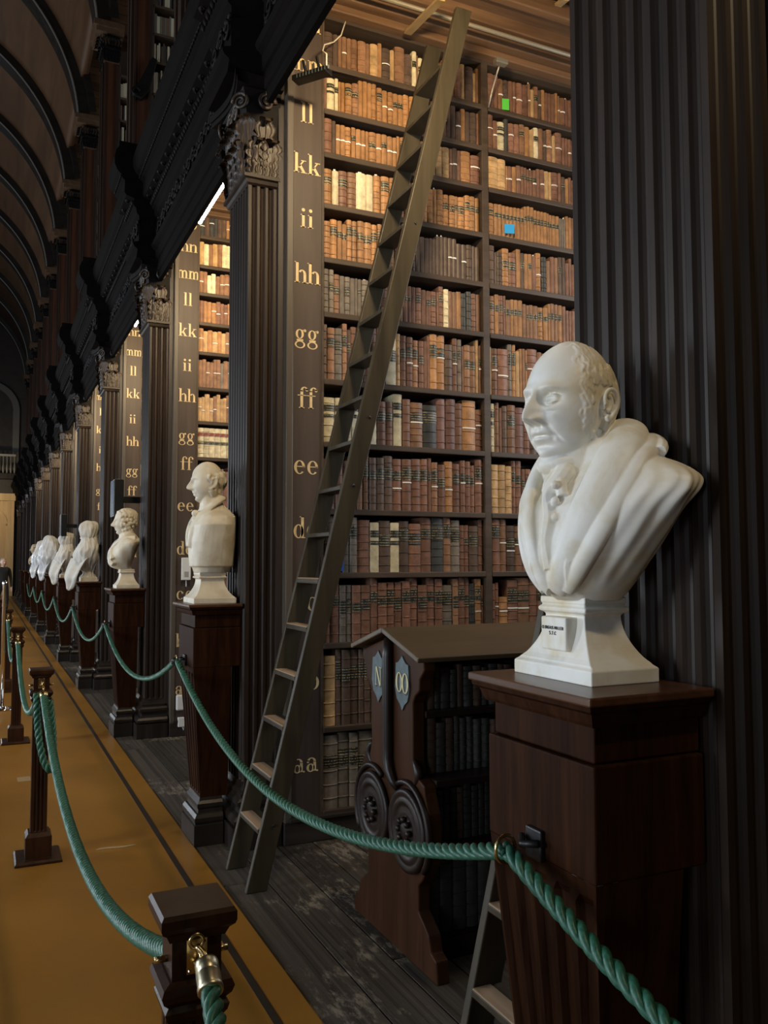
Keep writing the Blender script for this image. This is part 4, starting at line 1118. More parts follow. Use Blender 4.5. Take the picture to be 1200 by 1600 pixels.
# ================================================================== ROPES AND STANCHIONS
def rope_mat():
    m, nt, p = newmat('green_rope'); L = nt.links.new
    tc = N(nt, 'ShaderNodeTexCoord'); n = N(nt, 'ShaderNodeTexNoise', Scale=140, Detail=3); L(tc.outputs['Object'], n.inputs['Vector'])
    r = ramp(nt, n.outputs[0], [(.3, (.014, .072, .046)), (.7, (.036, .150, .098))]); L(r.outputs[0], p.inputs['Base Color']); p.inputs['Roughness'].default_value = .42
    b = N(nt, 'ShaderNodeBump', Strength=.25, Distance=.001); L(n.outputs[0], b.inputs['Height']); L(b.outputs[0], p.inputs['Normal'])
    return m
ROPEM = rope_mat()
def sag(p0, p1, drop, n=60, skew=0):
    p0 = Vector(p0); p1 = Vector(p1); out = []
    for i in range(n+1):
        t = i/n; q = p0.lerp(p1, t); q.z -= drop*4*t*(1-t); out.append(q)
    return out
def resample(path, step):
    L = [0]
    for a, b in zip(path, path[1:]): L.append(L[-1]+(b-a).length)
    n = max(8, int(L[-1]/step)); out = []; j = 0
    for i in range(n+1):
        s = L[-1]*i/n
        while j < len(path)-2 and L[j+1] < s: j += 1
        t = (s-L[j])/max(1e-9, L[j+1]-L[j]); out.append(path[j].lerp(path[j+1], t))
    return out, L[-1]
def twisted(path, r, pitch, res=12, sides=7, strands=3):
    pts, ln = resample(path, pitch/res); b = MB(); up = None; fr = []
    for i, p in enumerate(pts):
        t = (pts[min(i+1, len(pts)-1)]-pts[max(i-1, 0)]).normalized()
        if up is None: up = Vector((0, 0, 1)) if abs(t.z) < .9 else Vector((1, 0, 0))
        up = (up-t*up.dot(t)).normalized(); fr.append((p, up.copy(), t.cross(up)))
    for s in range(strands):
        q = []
        for i, (p, u, v) in enumerate(fr):
            a = 2*PI*(i/res + s/strands); q.append(p+(u*math.cos(a)+v*math.sin(a))*r*.54)
        b.tube(q, r*.475, sides)
    return b
def rope(path, r, pitch, label, group, ends=True, res=12, sides=7, ferr=None):
    b = twisted(path, r, pitch, res, sides); o = b.build('rope', ROPEM, None, True); tag(o, label, 'rope', group)
    if ends:
        for a, c in ((path[0], path[1]), (path[-1], path[-2])):
            d = (c-a).normalized(); MB().tube([a-d*.005, a+d*.045], r*1.12, 12).build('end_ferrule', ferr or IRON, o, True)
            cc = a-d*.022; sd = d.cross(Vector((0, 0, 1))).normalized(); upv = sd.cross(d)
            MB().tube([cc+(d*math.cos(t)+upv*math.sin(t))*.024 for t in [2*PI*i/16 for i in range(16)]], .0042, 6, closed=True).build('end_ring', ferr or BRASS, o, True)
    return o
def hk(i): x, y, hw, t = PED[i]; return Vector((x-.006, y, t-.335))
h0 = hk(0)
rope(sag(h0+Vector((-.026, .012, -.006)), hk(1)+Vector((-.012, -.03, 0)), .30, 80), .0185, .105, 'thick green twisted rope sagging between the two nearest pedestals, in front of the reading desk', 'green ropes between the pedestals', False, 22, 9)
rope(sag(h0+Vector((-.026, .006, -.008)), Vector((h0.x-.012, -1.85, h0.z)), .30, 60), .0185, .105, 'green twisted rope running from the nearest pedestal out of the bottom right corner', 'green ropes between the pedestals', False, 22, 9)
rl = ['green rope between the square-cut bust and the wigged bust', 'green rope between the wigged bust and the nearer sheet-wrapped bust', 'green rope between the two sheet-wrapped busts', 'green rope just beyond the second sheet-wrapped bust',
      'green rope below the bust in bunched plastic', 'farthest visible green rope along the pedestals']
for i in range(1, 7):
    rope(sag(hk(i)+Vector((-.012, .03, 0)), hk(i+1)+Vector((-.012, -.03, 0)), .27, 40), .0175, .105, rl[i-1], 'green ropes between the pedestals', True, 8, 5)
# a large brass ring on the nearest pedestal
o = MB().tube([h0+Vector((-.026+.026*math.cos(t), .020+.004*math.cos(t), -.006+.028*math.sin(t))) for t in [2*PI*i/24 for i in range(24)]], .004, 8, closed=True).build('rope_ring', BRASS, None, True)
tag(o, 'thin brass ring round the rope at the nearest pedestal', 'ring')
def stanchion(x, y, top, label, proto=None):
    e = empty('stanchion', (x, y, .006))
    if proto:
        for ch in proto.children:
            c = ch.copy(); COL.objects.link(c); c.parent = e
            for g in ch.children: d = g.copy(); COL.objects.link(d); d.parent = c
    else:
        b = MB().rects([(.118, .122, 0), (.118, .122, .012), (.110, .114, .022)]); b.build('base_plate', STANW, e)
        MB().rects([(.066, .066, .022), (.066, .066, .13), (.052, .052, .15)]).build('foot_block', STANW, e)
        b = MB(); W = .041
        for org, du, dn in (((-W, W), (0, -1), (-1, 0)), ((-W, -W), (1, 0), (0, -1)), ((W, -W), (0, 1), (1, 0)), ((W, W), (-1, 0), (0, 1))):
            flute_panel(b, (org[0], org[1], 0), (du[0], du[1], 0), (dn[0], dn[1], 0), 2*W, .15, .85, 3, .006)
        b.build('post', STANW, e)
        MB().rects([(.043, .043, .84), (.050, .050, .85), (.053, .053, .862), (.047, .047, .87), (.056, .056, .880), (.060, .060, .892), (.056, .056, .902), (.045, .045, .908)]).build('collar', STANW, e)
        MB().rects([(.041, .041, .905), (.041, .041, .985)]).build('head_block', STANW, e)
        MB().rects([(.046, .046, .972), (.052, .052, .985), (.060, .060, .992), (.0625, .0625, .999), (.0625, .0625, 1.013), (.058, .058, 1.02), (.0, .0, 1.0205)]).build('cap', STANW, e)
        for s in (-1, 1):
            pl = MB().box(-.017, s*.0405-.001, .915, .017, s*.0405+.001, .970).build('hook_plate', BRASS, e)
            MB().tube([(0, s*.043, .955), (.004, s*.056, .950), (.004, s*.060, .938), (0, s*.052, .930), (-.004, s*.046, .936)], .0048, 8).build('hook', BRASS, pl, True)
            for q in ((-.012, .92), (.012, .92), (-.012, .965), (.012, .965)): MB().ball((q[0], s*.0425, q[1]), .0028, .002, .0028, 6, 4).build('screw', STEEL, pl)
            MB().tube([(s*.041, 0, .93), (s*.062, 0, .93)], .006, 8).build('side_stud', BRASS, e, True)
    tag(e, label, 'stanchion', 'wooden rope posts along the walkway'); return e
ST = [(.332, 1.49), (.288, 5.06), (.272, 8.38), (.262, 11.7), (.255, 15.0)]
SL = ['nearest wooden rope post, its cap in the lower left foreground', 'second wooden rope post on a square base plate, two ropes hanging from it', 'third wooden rope post along the walkway', 'fourth wooden rope post along the walkway', 'farthest wooden rope post along the walkway']
pr = None
for (x, y), lb in zip(ST, SL):
    s = stanchion(x, y, 1.03, lb, pr); pr = pr or s
def sh(i, s): return Vector((ST[i][0], ST[i][1]+s*.056, .93))
g2 = 'green ropes between the rope posts'
rope(sag(sh(0, 1)+Vector((0, .03, -.03)), sh(1, -1)+Vector((0.008, -.03, -.03)), .30, 60), .0205, .078, 'thick green rope sagging between the two nearest rope posts', g2, True, 10, 7, BRASS)
rope(sag(sh(1, 1)+Vector((0, .03, -.03)), sh(2, -1)+Vector((0, -.03, -.03)), .33, 50), .0205, .06, 'green rope between the second and third rope posts', g2, True, 8, 6, BRASS)
rope(sag(sh(2, 1)+Vector((0, .03, -.03)), sh(3, -1)+Vector((0, -.03, -.03)), .33, 40), .0195, .07, 'green rope between the third and fourth rope posts', g2, True, 7, 5, BRASS)
# dangling end on the second post
q = [Vector((.262, 4.985, .90)), Vector((.262, 4.965, .84)), Vector((.268, 4.95, .74)), Vector((.28, 4.93, .64)), Vector((.298, 4.91, .56)), Vector((.318, 4.90, .515)), Vector((.336, 4.905, .50)), Vector((.348, 4.92, .52)), Vector((.35, 4.95, .60)), Vector((.345, 4.975, .72)), Vector((.33, 5.0, .86))]
rope(q, .0195, .10, 'short green rope looped down the front of the second rope post', g2, False, 12, 7)
# big brass ferrule and rope leaving the nearest post towards us
a0 = hit(310, 1478, 1, 1.428)
rp_ = [hit(324, 1515, 1, 1.40), hit(331, 1560, 1, 1.355), hit(338, 1605, 1, 1.30), hit(352, 1680, 1, 1.22), hit(400, 1800, 1, 1.05), hit(520, 2000, 1, .85)]
fine = []
for i in range(len(rp_)-1): fine += [rp_[i].lerp(rp_[i+1], t/6) for t in range(6)]
fine.append(rp_[-1])
o = rope(fine, .0172, .085, 'green rope with a polished ferrule hanging from the nearest rope post towards us', g2, False, 14, 8)
d = (rp_[1]-rp_[0]).normalized(); f0 = rp_[0]-d*.01
def axis_lathe(p, d, prof, n=20):
    b = MB().lathe(prof, n); return b.xf(Matrix.Translation(p) @ d.to_track_quat('Z', 'Y').to_matrix().to_4x4())
FER = plain('polished_ferrule', (.62, .55, .38), .34, 1, 30, .15)
axis_lathe(f0, d, [(.0, -.004), (.018, -.004), (.0195, 0), (.0195, .016), (.0188, .017), (.0188, .019), (.0198, .020), (.0198, .040), (.0208, .042), (.0208, .049), (.019, .050)], 24).build('ferrule', FER, o, True)
st_ = hit(307, 1478, 1, 1.432)
MB().tube([st_.lerp(f0, t) + Vector((.004*math.sin(t*PI), 0, 0)) for t in [i/8 for i in range(9)]], .0052, 10).build('shackle', BRASS, o, True)
MB().tube([st_+Vector((.011*math.cos(t), 0, .011*math.sin(t)+.008)) for t in [2*PI*i/20 for i in range(20)]], .0032, 8, closed=True).build('link', BRASS, o, True)

# ================================================================== BUSTS
def marble(name, c1, c2, stain):
    m, nt, p = newmat(name); L = nt.links.new
    tc = N(nt, 'ShaderNodeTexCoord')
    n = N(nt, 'ShaderNodeTexNoise', Scale=7, Detail=6, Roughness=.6, Distortion=.4); L(tc.outputs['Object'], n.inputs['Vector'])
    r = ramp(nt, n.outputs[0], [(.32, stain), (.52, c1), (.75, c2)]); L(r.outputs[0], p.inputs['Base Color'])
    p.inputs['Roughness'].default_value = .46; p.inputs['Specular IOR Level'].default_value = .35
    p.inputs['Subsurface Weight'].default_value = .0
    return m
MARB = marble('white_marble', (.80, .785, .73), (.86, .85, .81), (.66, .57, .39))
MARB2 = marble('old_marble', (.72, .65, .52), (.80, .74, .60), (.58, .49, .34))
G = lambda x, s: math.exp(-(x/s)**2)
def sm(a, b, x): t = max(0, min(1, (x-a)/(b-a))); return t*t*(3-2*t)
def head_mesh(p, nu=230, nv=210):
    """head centred at the origin, chin at z=-.13, crown at .13, facing -y"""
    fat = p.get('fat', 0); hair = p.get('hair', 'bald'); rs = random.Random(p.get('seed', 1))
    b = MB()
    def fn(u, v):
        lon = 2*PI*u-.5*math.sin(2*PI*u); lat = -PI/2+PI*v*.999+.0005
        sx = math.sin(lon)*math.cos(lat); sy = -math.cos(lon)*math.cos(lat); sz = math.sin(lat)
        az = .130; x = .080*sx; y = (.098 if sy < 0 else .108)*sy; z = az*sz
        t = max(0, -z/az)
        x *= 1 - (.30-.16*fat)*t**2.0 + .05*sm(.0, .07, z)
        if sy > 0: y *= 1-.50*t**.8
        else:
            # flatter face
            k = abs(sx); y = -.094*(abs(sy)**.72) if z < .06 else y*(1+.0*k)
            if z < .06: y = y*sm(.075, .02, z)+(.098*sy)*(1-sm(.075, .02, z))
        if sy < .15:
            ax = abs(x); w = sm(.15, -.25, sy)
            d = 0
            # brow, forehead
            zb = .027-.10*max(0, ax-.034)
            d += .0105*G(ax-.032, .024)*G(z-zb, .0085) + .004*G(x, .05)*G(z-.075, .03) - .003*G(x, .006)*G(z-.030, .010)
            # eyes: socket, ball, lids
            d -= .0185*G(ax-.031, .018)*G(z-.004, .0135)
            e2 = ((ax-.033)/.0150)**2+((z-.0025)/.0115)**2
            d += .0145*math.sqrt(max(0, 1-e2)) if e2 < 1 else 0
            zu = .0025+.0072*math.sqrt(max(0, 1-((ax-.033)/.0165)**2)); zl = .0025-.0062*math.sqrt(max(0, 1-((ax-.033)/.0165)**2))
            if abs(ax-.033) < .0165:
                d += .0036*G(z-zu-.0012, .0019)+.0028*G(z-zl+.0010, .0018)-.0026*G(z-zu-.0062, .0022)
                if zl < z < zu: d -= .0016
            d += .0045*G(ax-.033, .015)*G(z+.0150, .0048) - .0025*G(ax-.031, .015)*G(z+.0225, .003)
            # nose
            if z > -.036:
                q = sm(.030, -.034, z); A = .0095*sm(.045, .018, z)+.0305*q**1.15; wd = .0075+.0065*q
            else: A = .040*G(z+.036, .0085); wd = .014
            d += A*G(x, wd)
            d += .0165*G(ax-.0155, .0066)*G(z+.0385, .0085) - .007*G(ax-.009, .0042)*G(z+.0495, .0035)
            # mouth, chin
            d += .0095*G(x, .026)*G(z+.060, .0095) - .0030*G(x, .0038)*G(z+.056, .007) - .0105*G(x, .024)*G(z+.0680+.06*max(0, ax-.012), .0024) + .0090*G(x, .019)*G(z+.0755, .0058) - .0062*G(x, .022)*G(z+.0875, .0055)
            d += .0150*G(x, .023)*G(z+.106, .0150) - .004*G(ax-.027, .005)*G(z+.0715, .006)
            # cheeks and folds
            d += (.0060+.003*fat)*G(ax-.046, .020)*G(z+.028, .026) + .004*fat*G(ax-.045, .018)*G(z+.082, .02)
            f0 = .020+(-.040-z)*.50
            if -.088 < z < -.034: d -= .0060*G(ax-f0, .0038)*sm(-.088, -.07, z)*sm(-.034, -.042, z)
            y -= d*w
            x *= 1+.10*fat*G(z+.085, .03)*w
        return (x, y, z)
    b.grid(fn, nu, nv, True)
    b.add([(0, 0, -.129), (0, 0, .129)], [])
    # close the poles by small fans (remesh follows)
    return b
def ear(b, s, c=(0, .018, -.008), k=1.0):
    x0 = s*.076; o = lambda y, z, d=0: (x0+s*(.010+d+.10*(y+.01)), c[1]+y*k, c[2]+z*k)
    helix = [(-.012, .000), (-.013, .012), (-.009, .024), (.001, .031), (.012, .029), (.019, .018), (.019, .004), (.014, -.010), (.007, -.020), (.001, -.027), (-.006, -.029), (-.009, -.022)]
    b.tube([o(y, z, .004) for y, z in cr(helix, 3)], [.0047]*37, 8)
    b.tube([o(y, z) for y, z in cr([(-.004, .020), (.006, .016), (.009, .004), (.004, -.008), (-.003, -.013)], 3)], .0040, 6)
    b.ball(o(.002, .002, -.010), .010, .017*k, .029*k, 12, 8); b.ball(o(-.003, -.026, .0), .0065, .008, .008, 8, 6); b.ball(o(-.012, -.004, .0), .006, .005, .007, 8, 6)
def surf(lon, z, out=0):
    """point on the plain skull"""
    sz = max(-1, min(1, z/.130)); c = math.sqrt(max(0, 1-sz*sz)); sx = math.sin(lon)*c; sy = -math.cos(lon)*c
    x = .080*sx; y = (.096 if sy < 0 else .108)*sy; t = max(0, -z/.13); x *= 1-.25*t*t
    if sy > 0: y *= 1-.50*t**.8
    n = Vector((sx/.08, sy/.1, sz/.13)).normalized()
    return Vector((x, y, z))+n*out
def locks(b, rs, n, lon0, lon1, z0, z1, ln, r, wave, drift):
    for i in range(n):
        s = rs.choice((-1, 1)); lon = s*rs.uniform(lon0, lon1); z = rs.uniform(z0, z1); pts = []; rad = []; ph = rs.uniform(0, 6)
        m = 10
        for j in range(m):
            t = j/(m-1); l2 = lon+s*(drift*t+wave*math.sin(ph+t*5.5)); zz = z-ln*t
            pts.append(surf(l2, zz, .004+.006*math.sin(PI*t))); rad.append(r*(1-.65*t**2)*(.55+.45*math.sin(PI*min(1, t+.25))))
        b.tube(pts, rad, 6)
def remesh(b, vox, name, mats, smooth_it=2, disp=None):
    me = b.mesh(name+'_raw', mats); fixn(me)
    o = bpy.data.objects.new('tmp', me); COL.objects.link(o)
    r = o.modifiers.new('r', 'REMESH'); r.mode = 'VOXEL'; r.voxel_size = vox; r.use_smooth_shade = True
    if smooth_it:
        s = o.modifiers.new('s', 'SMOOTH'); s.iterations = smooth_it; s.factor = .5
    dg = bpy.context.evaluated_depsgraph_get(); ev = o.evaluated_get(dg)
    nm = bpy.data.meshes.new_from_object(ev); nm.name = name
    bpy.data.objects.remove(o); bpy.data.meshes.remove(me)
    nm.polygons.foreach_set('use_smooth', [True]*len(nm.polygons))
    return nm
def loft(b, sl, n=64, fold=None, ex=.9):
    """sl: (z, half width, front, back, yoff)"""
    vs = []
    for z, a, f, bk, yo in sl:
        for j in range(n):
            t = 2*PI*j/n; c, s = math.cos(t), math.sin(t)
            x = a*math.copysign(abs(c)**ex, c); y = yo + (f if s < 0 else bk)*math.copysign(abs(s)**ex, s)
            k = 1 if fold is None else 1+fold(t, z)
            vs.append((x*k, yo+(y-yo)*k, z))
    m = len(sl)
    b.add(vs, [(i*n+j, i*n+(j+1) % n, (i+1)*n+(j+1) % n, (i+1)*n+j) for i in range(m-1) for j in range(n)]+[tuple(range(n-1, -1, -1)), tuple((m-1)*n+j for j in range(n))])
def cr(pts, n=8):
    """Catmull-Rom through points (any dimension)"""
    P = [pts[0]]+list(pts)+[pts[-1]]; out = []
    for i in range(1, len(P)-2):
        for k in range(n):
            t = k/n; out.append(tuple(.5*((2*b)+(-a+c)*t+(2*a-5*b+4*c-d)*t*t+(-a+3*b-3*c+d)*t**3) for a, b, c, d in zip(P[i-1], P[i], P[i+1], P[i+2])))
    out.append(tuple(pts[-1])); return out
def put_head(b, hb, c, yaw=0, tilt=0, nod=0, k=1.0):
    mt = Matrix.Translation(c) @ Matrix.Rotation(yaw, 4, 'Z') @ Matrix.Rotation(nod, 4, 'X') @ Matrix.Rotation(tilt, 4, 'Y') @ Matrix.Scale(k, 4)
    hb.xf(mt); b.add(hb.v, hb.f)
def bust_base(e, mat, wx=.14, wy=.10, h=.178, plaque=True, rot=0):
    b = MB(); cv_ = [(wx, wy, 0), (wx, wy, .030), (wx-.008, wy-.008, .036)]
    for i in range(11):
        t = i/10; cv_.append((wx*.90-(wx*.40)*math.sin(t*PI/2)**.8, wy*.90-(wy*.34)*math.sin(t*PI/2)**.8, .040+.098*t))
    cv_ += [(wx*.52, wy*.58, .142), (wx*.60, wy*.66, .146), (wx*.61, wy*.67, .154), (wx*.54, wy*.60, .160), (wx*.57, wy*.63, .166), (wx*.57, wy*.63, h)]
    o = b.rects(cv_).build('socle', mat, e, bevel=.003)
    if plaque:
        q = MB().box(-.045, -wy*.90, .062, .045, -.03, .135).build('plaque', mat, e, bevel=.004)
        ink = plain('ink', (.02, .02, .02), .6); rl_ = random.Random(4)
        for s, zz, sz in (('CEORGIUS MILLER', .108, .0066), ('S.T.C', .096, .0074)):
            tb = MB(); x = 0
            for ch in s:
                st = STR.get(ch, [])
                for (ax, ay, bx, by) in st: tb.bar((x+ax*sz*.62, -wy*.90-.0011, zz+ay*sz), (x+bx*sz*.62, -wy*.90-.0011, zz+by*sz), .0006, sz*.20, (0, 1, 0))
                x += sz*.80 if ch not in ' .' else sz*.5
            tb.xf(Matrix.Translation((-x/2, 0, 0))); tb.build('inscription', ink, q)
    return o
STR = {'G': [(1, .8, .5, 1), (.5, 1, 0, .6), (0, .6, 0, .3), (0, .3, .5, 0), (.5, 0, 1, .2), (1, .2, 1, .5), (1, .5, .6, .5)], 'C': [(1, .8, .5, 1), (.5, 1, 0, .6), (0, .6, 0, .3), (0, .3, .5, 0), (.5, 0, 1, .2)],
       'E': [(0, 0, 0, 1), (0, 1, 1, 1), (0, .5, .8, .5), (0, 0, 1, 0)], 'O': [(.5, 1, 0, .5), (0, .5, .5, 0), (.5, 0, 1, .5), (1, .5, .5, 1)], 'R': [(0, 0, 0, 1), (0, 1, .9, .85), (.9, .85, .8, .5), (.8, .5, 0, .5), (.4, .5, 1, 0)],
       'I': [(.5, 0, .5, 1)], 'U': [(0, 1, 0, .2), (0, .2, .5, 0), (.5, 0, 1, .2), (1, .2, 1, 1)], 'S': [(1, .85, .4, 1), (.4, 1, 0, .75), (0, .75, 1, .3), (1, .3, .5, 0), (.5, 0, 0, .15)],
       'M': [(0, 0, 0, 1), (0, 1, .5, .3), (.5, .3, 1, 1), (1, 1, 1, 0)], 'L': [(0, 1, 0, 0), (0, 0, 1, 0)], 'T': [(0, 1, 1, 1), (.5, 1, .5, 0)], '.': [(.3, 0, .5, .1)]}
def bust_main():
    x, y, hw, top = PED[0]
    e = tag(empty('marble_bust', (1.212, 1.545, top), -PI/2), 'large white marble bust of a balding man in a wide-collared gown, nearest to the camera', 'bust', 'marble busts')
    bust_base(e, MARB, .14, .09)
    b = MB(); TY = math.radians(14)
    tb = MB()
    sl = cr([(.172, .080, .080, .045, -.005), (.20, .112, .118, .055, -.008), (.25, .156, .134, .062, -.012), (.31, .200, .134, .072, -.010), (.37, .240, .128, .085, -.004), (.408, .262, .116, .098, .010), (.436, .256, .104, .106, .018), (.462, .216, .092, .102, .020), (.490, .146, .078, .090, .012), (.52, .080, .066, .070, .0), (.56, .062, .058, .060, -.012), (.62, .058, .05, .055, -.018)], 5)
    def fold(t, z):
        k = sm(.462, .425, z)*sm(.19, .24, z)
        return k*(.016*math.sin(11*t+z*7+.6)*(.5+.5*math.sin(3*t+1))+.008*math.sin(23*t-z*18)+.010*math.sin(9*t+z*40))
    loft(tb, sl, 220, fold)
    # wide rolled collar on both sides, from the nape down to the low front
    for s in (1, -1):
        path = cr([(0, .088, .555), (s*.055, .070, .560), (s*.098, .025, .535), (s*.118, -.035, .492), (s*.118, -.085, .430), (s*.098, -.118, .360), (s*.066, -.132, .285), (s*.030, -.130, .225), (s*.006, -.120, .200)], 8)
        m_ = len(path); tb.tube(path, [.030+.016*math.sin(PI*min(1, i/m_*1.15)) for i in range(m_)], 32, flat=.55)
        # outer welt of the lapel
        path2 = cr([(0, .108, .530), (s*.075, .092, .532), (s*.140, .040, .508), (s*.160, -.030, .462), (s*.152, -.085, .395), (s*.122, -.120, .315), (s*.080, -.130, .245), (s*.036, -.118, .198)], 8)
        m2 = len(path2); tb.tube(path2, [.018+.007*math.sin(PI*i/m2) for i in range(m2)], 24, flat=.8)
        # notch of the collar at the shoulder
        tb.tube(cr([(s*.050, .112, .530), (s*.115, .085, .528), (s*.165, .045, .505), (s*.178, .020, .488)], 6), [.014]*19, 8)
        # front folds
        tb.tube(cr([(s*.075, -.125, .30), (s*.060, -.140, .255), (s*.050, -.125, .205)], 6), .012, 8)
    # waistcoat edge, neckcloth and buttons
    tb.tube(cr([(.0, -.070, .462), (.012, -.100, .44), (-.010, -.118, .40), (.004, -.128, .35), (-.004, -.130, .30), (.006, -.128, .24)], 6), [.020, .022, .024, .026, .026, .024]+[.022]*25, 10)
    tb.tube(cr([(-.06, -.040, .482), (-.025, -.070, .458), (.02, -.070, .458), (.055, -.040, .482)], 6), .013, 10)
    for z in (.42, .385, .35): tb.ball((.022, -.136, z), .010, .010, .010, 8, 6)
    tb.tube(cr([(.0, -.095, .455), (.02, -.115, .425), (.030, -.122, .395)], 5), .013, 8); tb.tube(cr([(.0, -.095, .455), (-.018, -.115, .430), (-.026, -.120, .405)], 5), .013, 8)
    tb.v = [(x_ if x_ > 0 else x_*.64, y_, z_) for x_, y_, z_ in tb.v]; tb.xf(Matrix.Translation((.006, .012, 0)) @ Matrix.Rotation(TY, 4, 'Z')); b.add(tb.v, tb.f)
    hb = head_mesh(dict(fat=.8)); rs = random.Random(8)
    for s in (-1, 1): ear(hb, s)
    def hair(n, lon0, lon1, z0, z1, ln, r, wave, drift, out):
        for i in range(n):
            sd = rs.choice((-1, 1)); lon = rs.uniform(lon0, lon1); z = rs.uniform(z0, z1); ph = rs.uniform(0, 6); pts = []; rad = []
            for j in range(12):
                t = j/11; l2 = lon+drift*t+wave*math.sin(ph+t*6.5); zz = z-ln*t
                if 1.42 < l2 < 1.95 and -.052 < zz < .030: break
                pts.append(surf(sd*l2, zz, out)); rad.append(r*(.5+.5*math.sin(PI*min(1, t+.2)))*(1-.4*t))
            if len(pts) > 4: hb.tube(pts, rad, 6)
    hair(230, 1.50, 3.14, -.062, .085, .042, .0056, .05, .10, .0030)
    hair(110, 1.12, 1.50, -.020, .080, .036, .0048, .055, .05, .0022)
    hair(60, 1.22, 1.42, -.050, .010, .034, .0052, .045, .02, .0030)
    hair(110, 1.0, 3.1, .070, .122, .040, .0042, .08, .10, .0010)
    for i in range(70):                                   # thin hair combed back over the crown
        x0 = rs.uniform(-.06, .06); y0 = rs.uniform(-.05, .02); ph = rs.uniform(0, 6); pts = []
        for j in range(9):
            yy = y0+.075*j/8; xx = x0*(1+.15*j/8)+.004*math.sin(ph+j*.8); q = 1-(xx/.082)**2-(yy/(.098 if yy < 0 else .108))**2
            if q > .02: pts.append((xx, yy, .130*math.sqrt(q)+.0002))
        if len(pts) > 4: hb.tube(pts, [.0032*math.sin(PI*(k_+.7)/(len(pts)+.4)) for k_ in range(len(pts))], 5)
    hb.ball((0, -.022, -.122), .050, .052, .030, 32, 20)      # double chin
    hb.tube([(0, .0, -.07), (0, .006, -.12), (0, .012, -.20)], [.060, .064, .068], 36)
    put_head(b, hb, (0.006, -.030, .606), math.radians(8), math.radians(2), math.radians(1), 1.09)
    me = remesh(b, .0020, 'bust_figure', MARB, 1)
    o = mk('bust_figure', me, e)
    return e
bust_main()

def bust_small(i, label, style, mat, seed):
    x, y, hw, top = PED[i]
    e = tag(empty('marble_bust', (x+.172, y, top), -PI/2), label, 'bust', 'marble busts')
    b = MB(); rs = random.Random(seed)
    if style == 'square':
        bust_base(e, mat, .145, .125, .18, False)
        sl = [(.178, .10, .09, .12, 0), (.21, .11, .10, .125, 0), (.215, .13, .115, .135, 0), (.36, .165, .125, .140, 0), (.46, .185, .115, .140, .0), (.51, .165, .095, .135, .01), (.545, .10, .075, .11, .01), (.58, .068, .06, .075, 0), (.62, .06, .055, .062, -.005), (.66, .058, .05, .06, -.01)]
        loft(b, sl, 48, lambda t, z: .008*math.sin(11*t+z*22), .72)
        for s in (1, -1):
            p = cr([(0, .075, .625), (s*.06, .05, .615), (s*.085, -.02, .565), (s*.07, -.085, .50), (s*.045, -.12, .42), (s*.02, -.125, .33)], 6); b.tube(p, .026, 10, flat=.6)
        for z in (.53, .49, .45): b.ball((.0, -.092, z), .026, .022, .022, 8, 6)
        hb = head_mesh(dict(fat=.1), 90, 70)
        for s in (-1, 1): ear(hb, s)
        locks(hb, rs, 46, 1.35, 3.14, -.06, .07, .055, .011, .10, .10)
        hb.tube([(0, .01, -.07), (0, .02, -.22)], [.056, .060], 16)
        put_head(b, hb, (0, -.018, .715), 0, 0, math.radians(2), .98)
    else:
        bust_base(e, mat, .125, .105, .178, False)
        sl = cr([(.172, .05, .06, .05, 0), (.20, .085, .12, .06, -.02), (.26, .13, .15, .075, -.02), (.34, .185, .135, .09, -.01), (.42, .225, .11, .10, .01), (.455, .20, .095, .10, .015), (.49, .12, .08, .085, .01), (.53, .07, .062, .065, 0), (.60, .06, .055, .058, -.01)], 4)
        loft(b, sl, 64, lambda t, z: .03*math.sin(7*t+z*34)*sm(.48, .40, z))
        for s, r in ((1, .026), (1, .020), (-1, .024)):
            b.tube(cr([(s*.17, .06, .47), (s*.10, -.06, .45), (-s*.02, -.135, .36), (-s*.10, -.14, .27)], 6), r, 8)
        b.tube(cr([(-.20, .0, .44), (-.10, -.12, .36), (.02, -.155, .28), (.10, -.13, .22)], 6), .022, 8)
        hb = head_mesh(dict(fat=.3), 90, 70)
        # wig: rows of curls
        for z, r in ((.10, .018), (.075, .020), (.045, .021), (.015, .021), (-.015, .020), (-.045, .019), (-.072, .017)):
            for lon in [math.radians(d_) for d_ in range(70 if z < .06 else 40, 181, 16)]:
                for s in (-1, 1): p = surf(s*(lon+rs.uniform(-.10, .10)), z+rs.uniform(-.010, .010), .008); hb.ball(p, r*.8, r*.85, r*.85, 8, 6)
        hb.ball((0, .02, .06), .085, .105, .078, 18, 12)
        hb.tube([(0, .0, -.07), (0, .012, -.20)], [.056, .060], 16)
        put_head(b, hb, (0, -.02, .625), 0, 0, 0, 1.0)
    mk('bust_figure', remesh(b, .0045, 'bust_figure', mat, 2), e)
    return e
bust_small(1, 'pale marble bust in profile with a square-cut back, beside the long ladder', 'square', MARB2, 3)
bust_small(2, 'yellowed marble bust wearing a curled wig and draped cloak', 'wig', MARB2, 4)
bust_small(7, 'unwrapped brownish bust far down the hall beyond the plastic-wrapped ones', 'wig', marble('brown_marble', (.42, .33, .22), (.52, .43, .30), (.30, .22, .13)), 5)
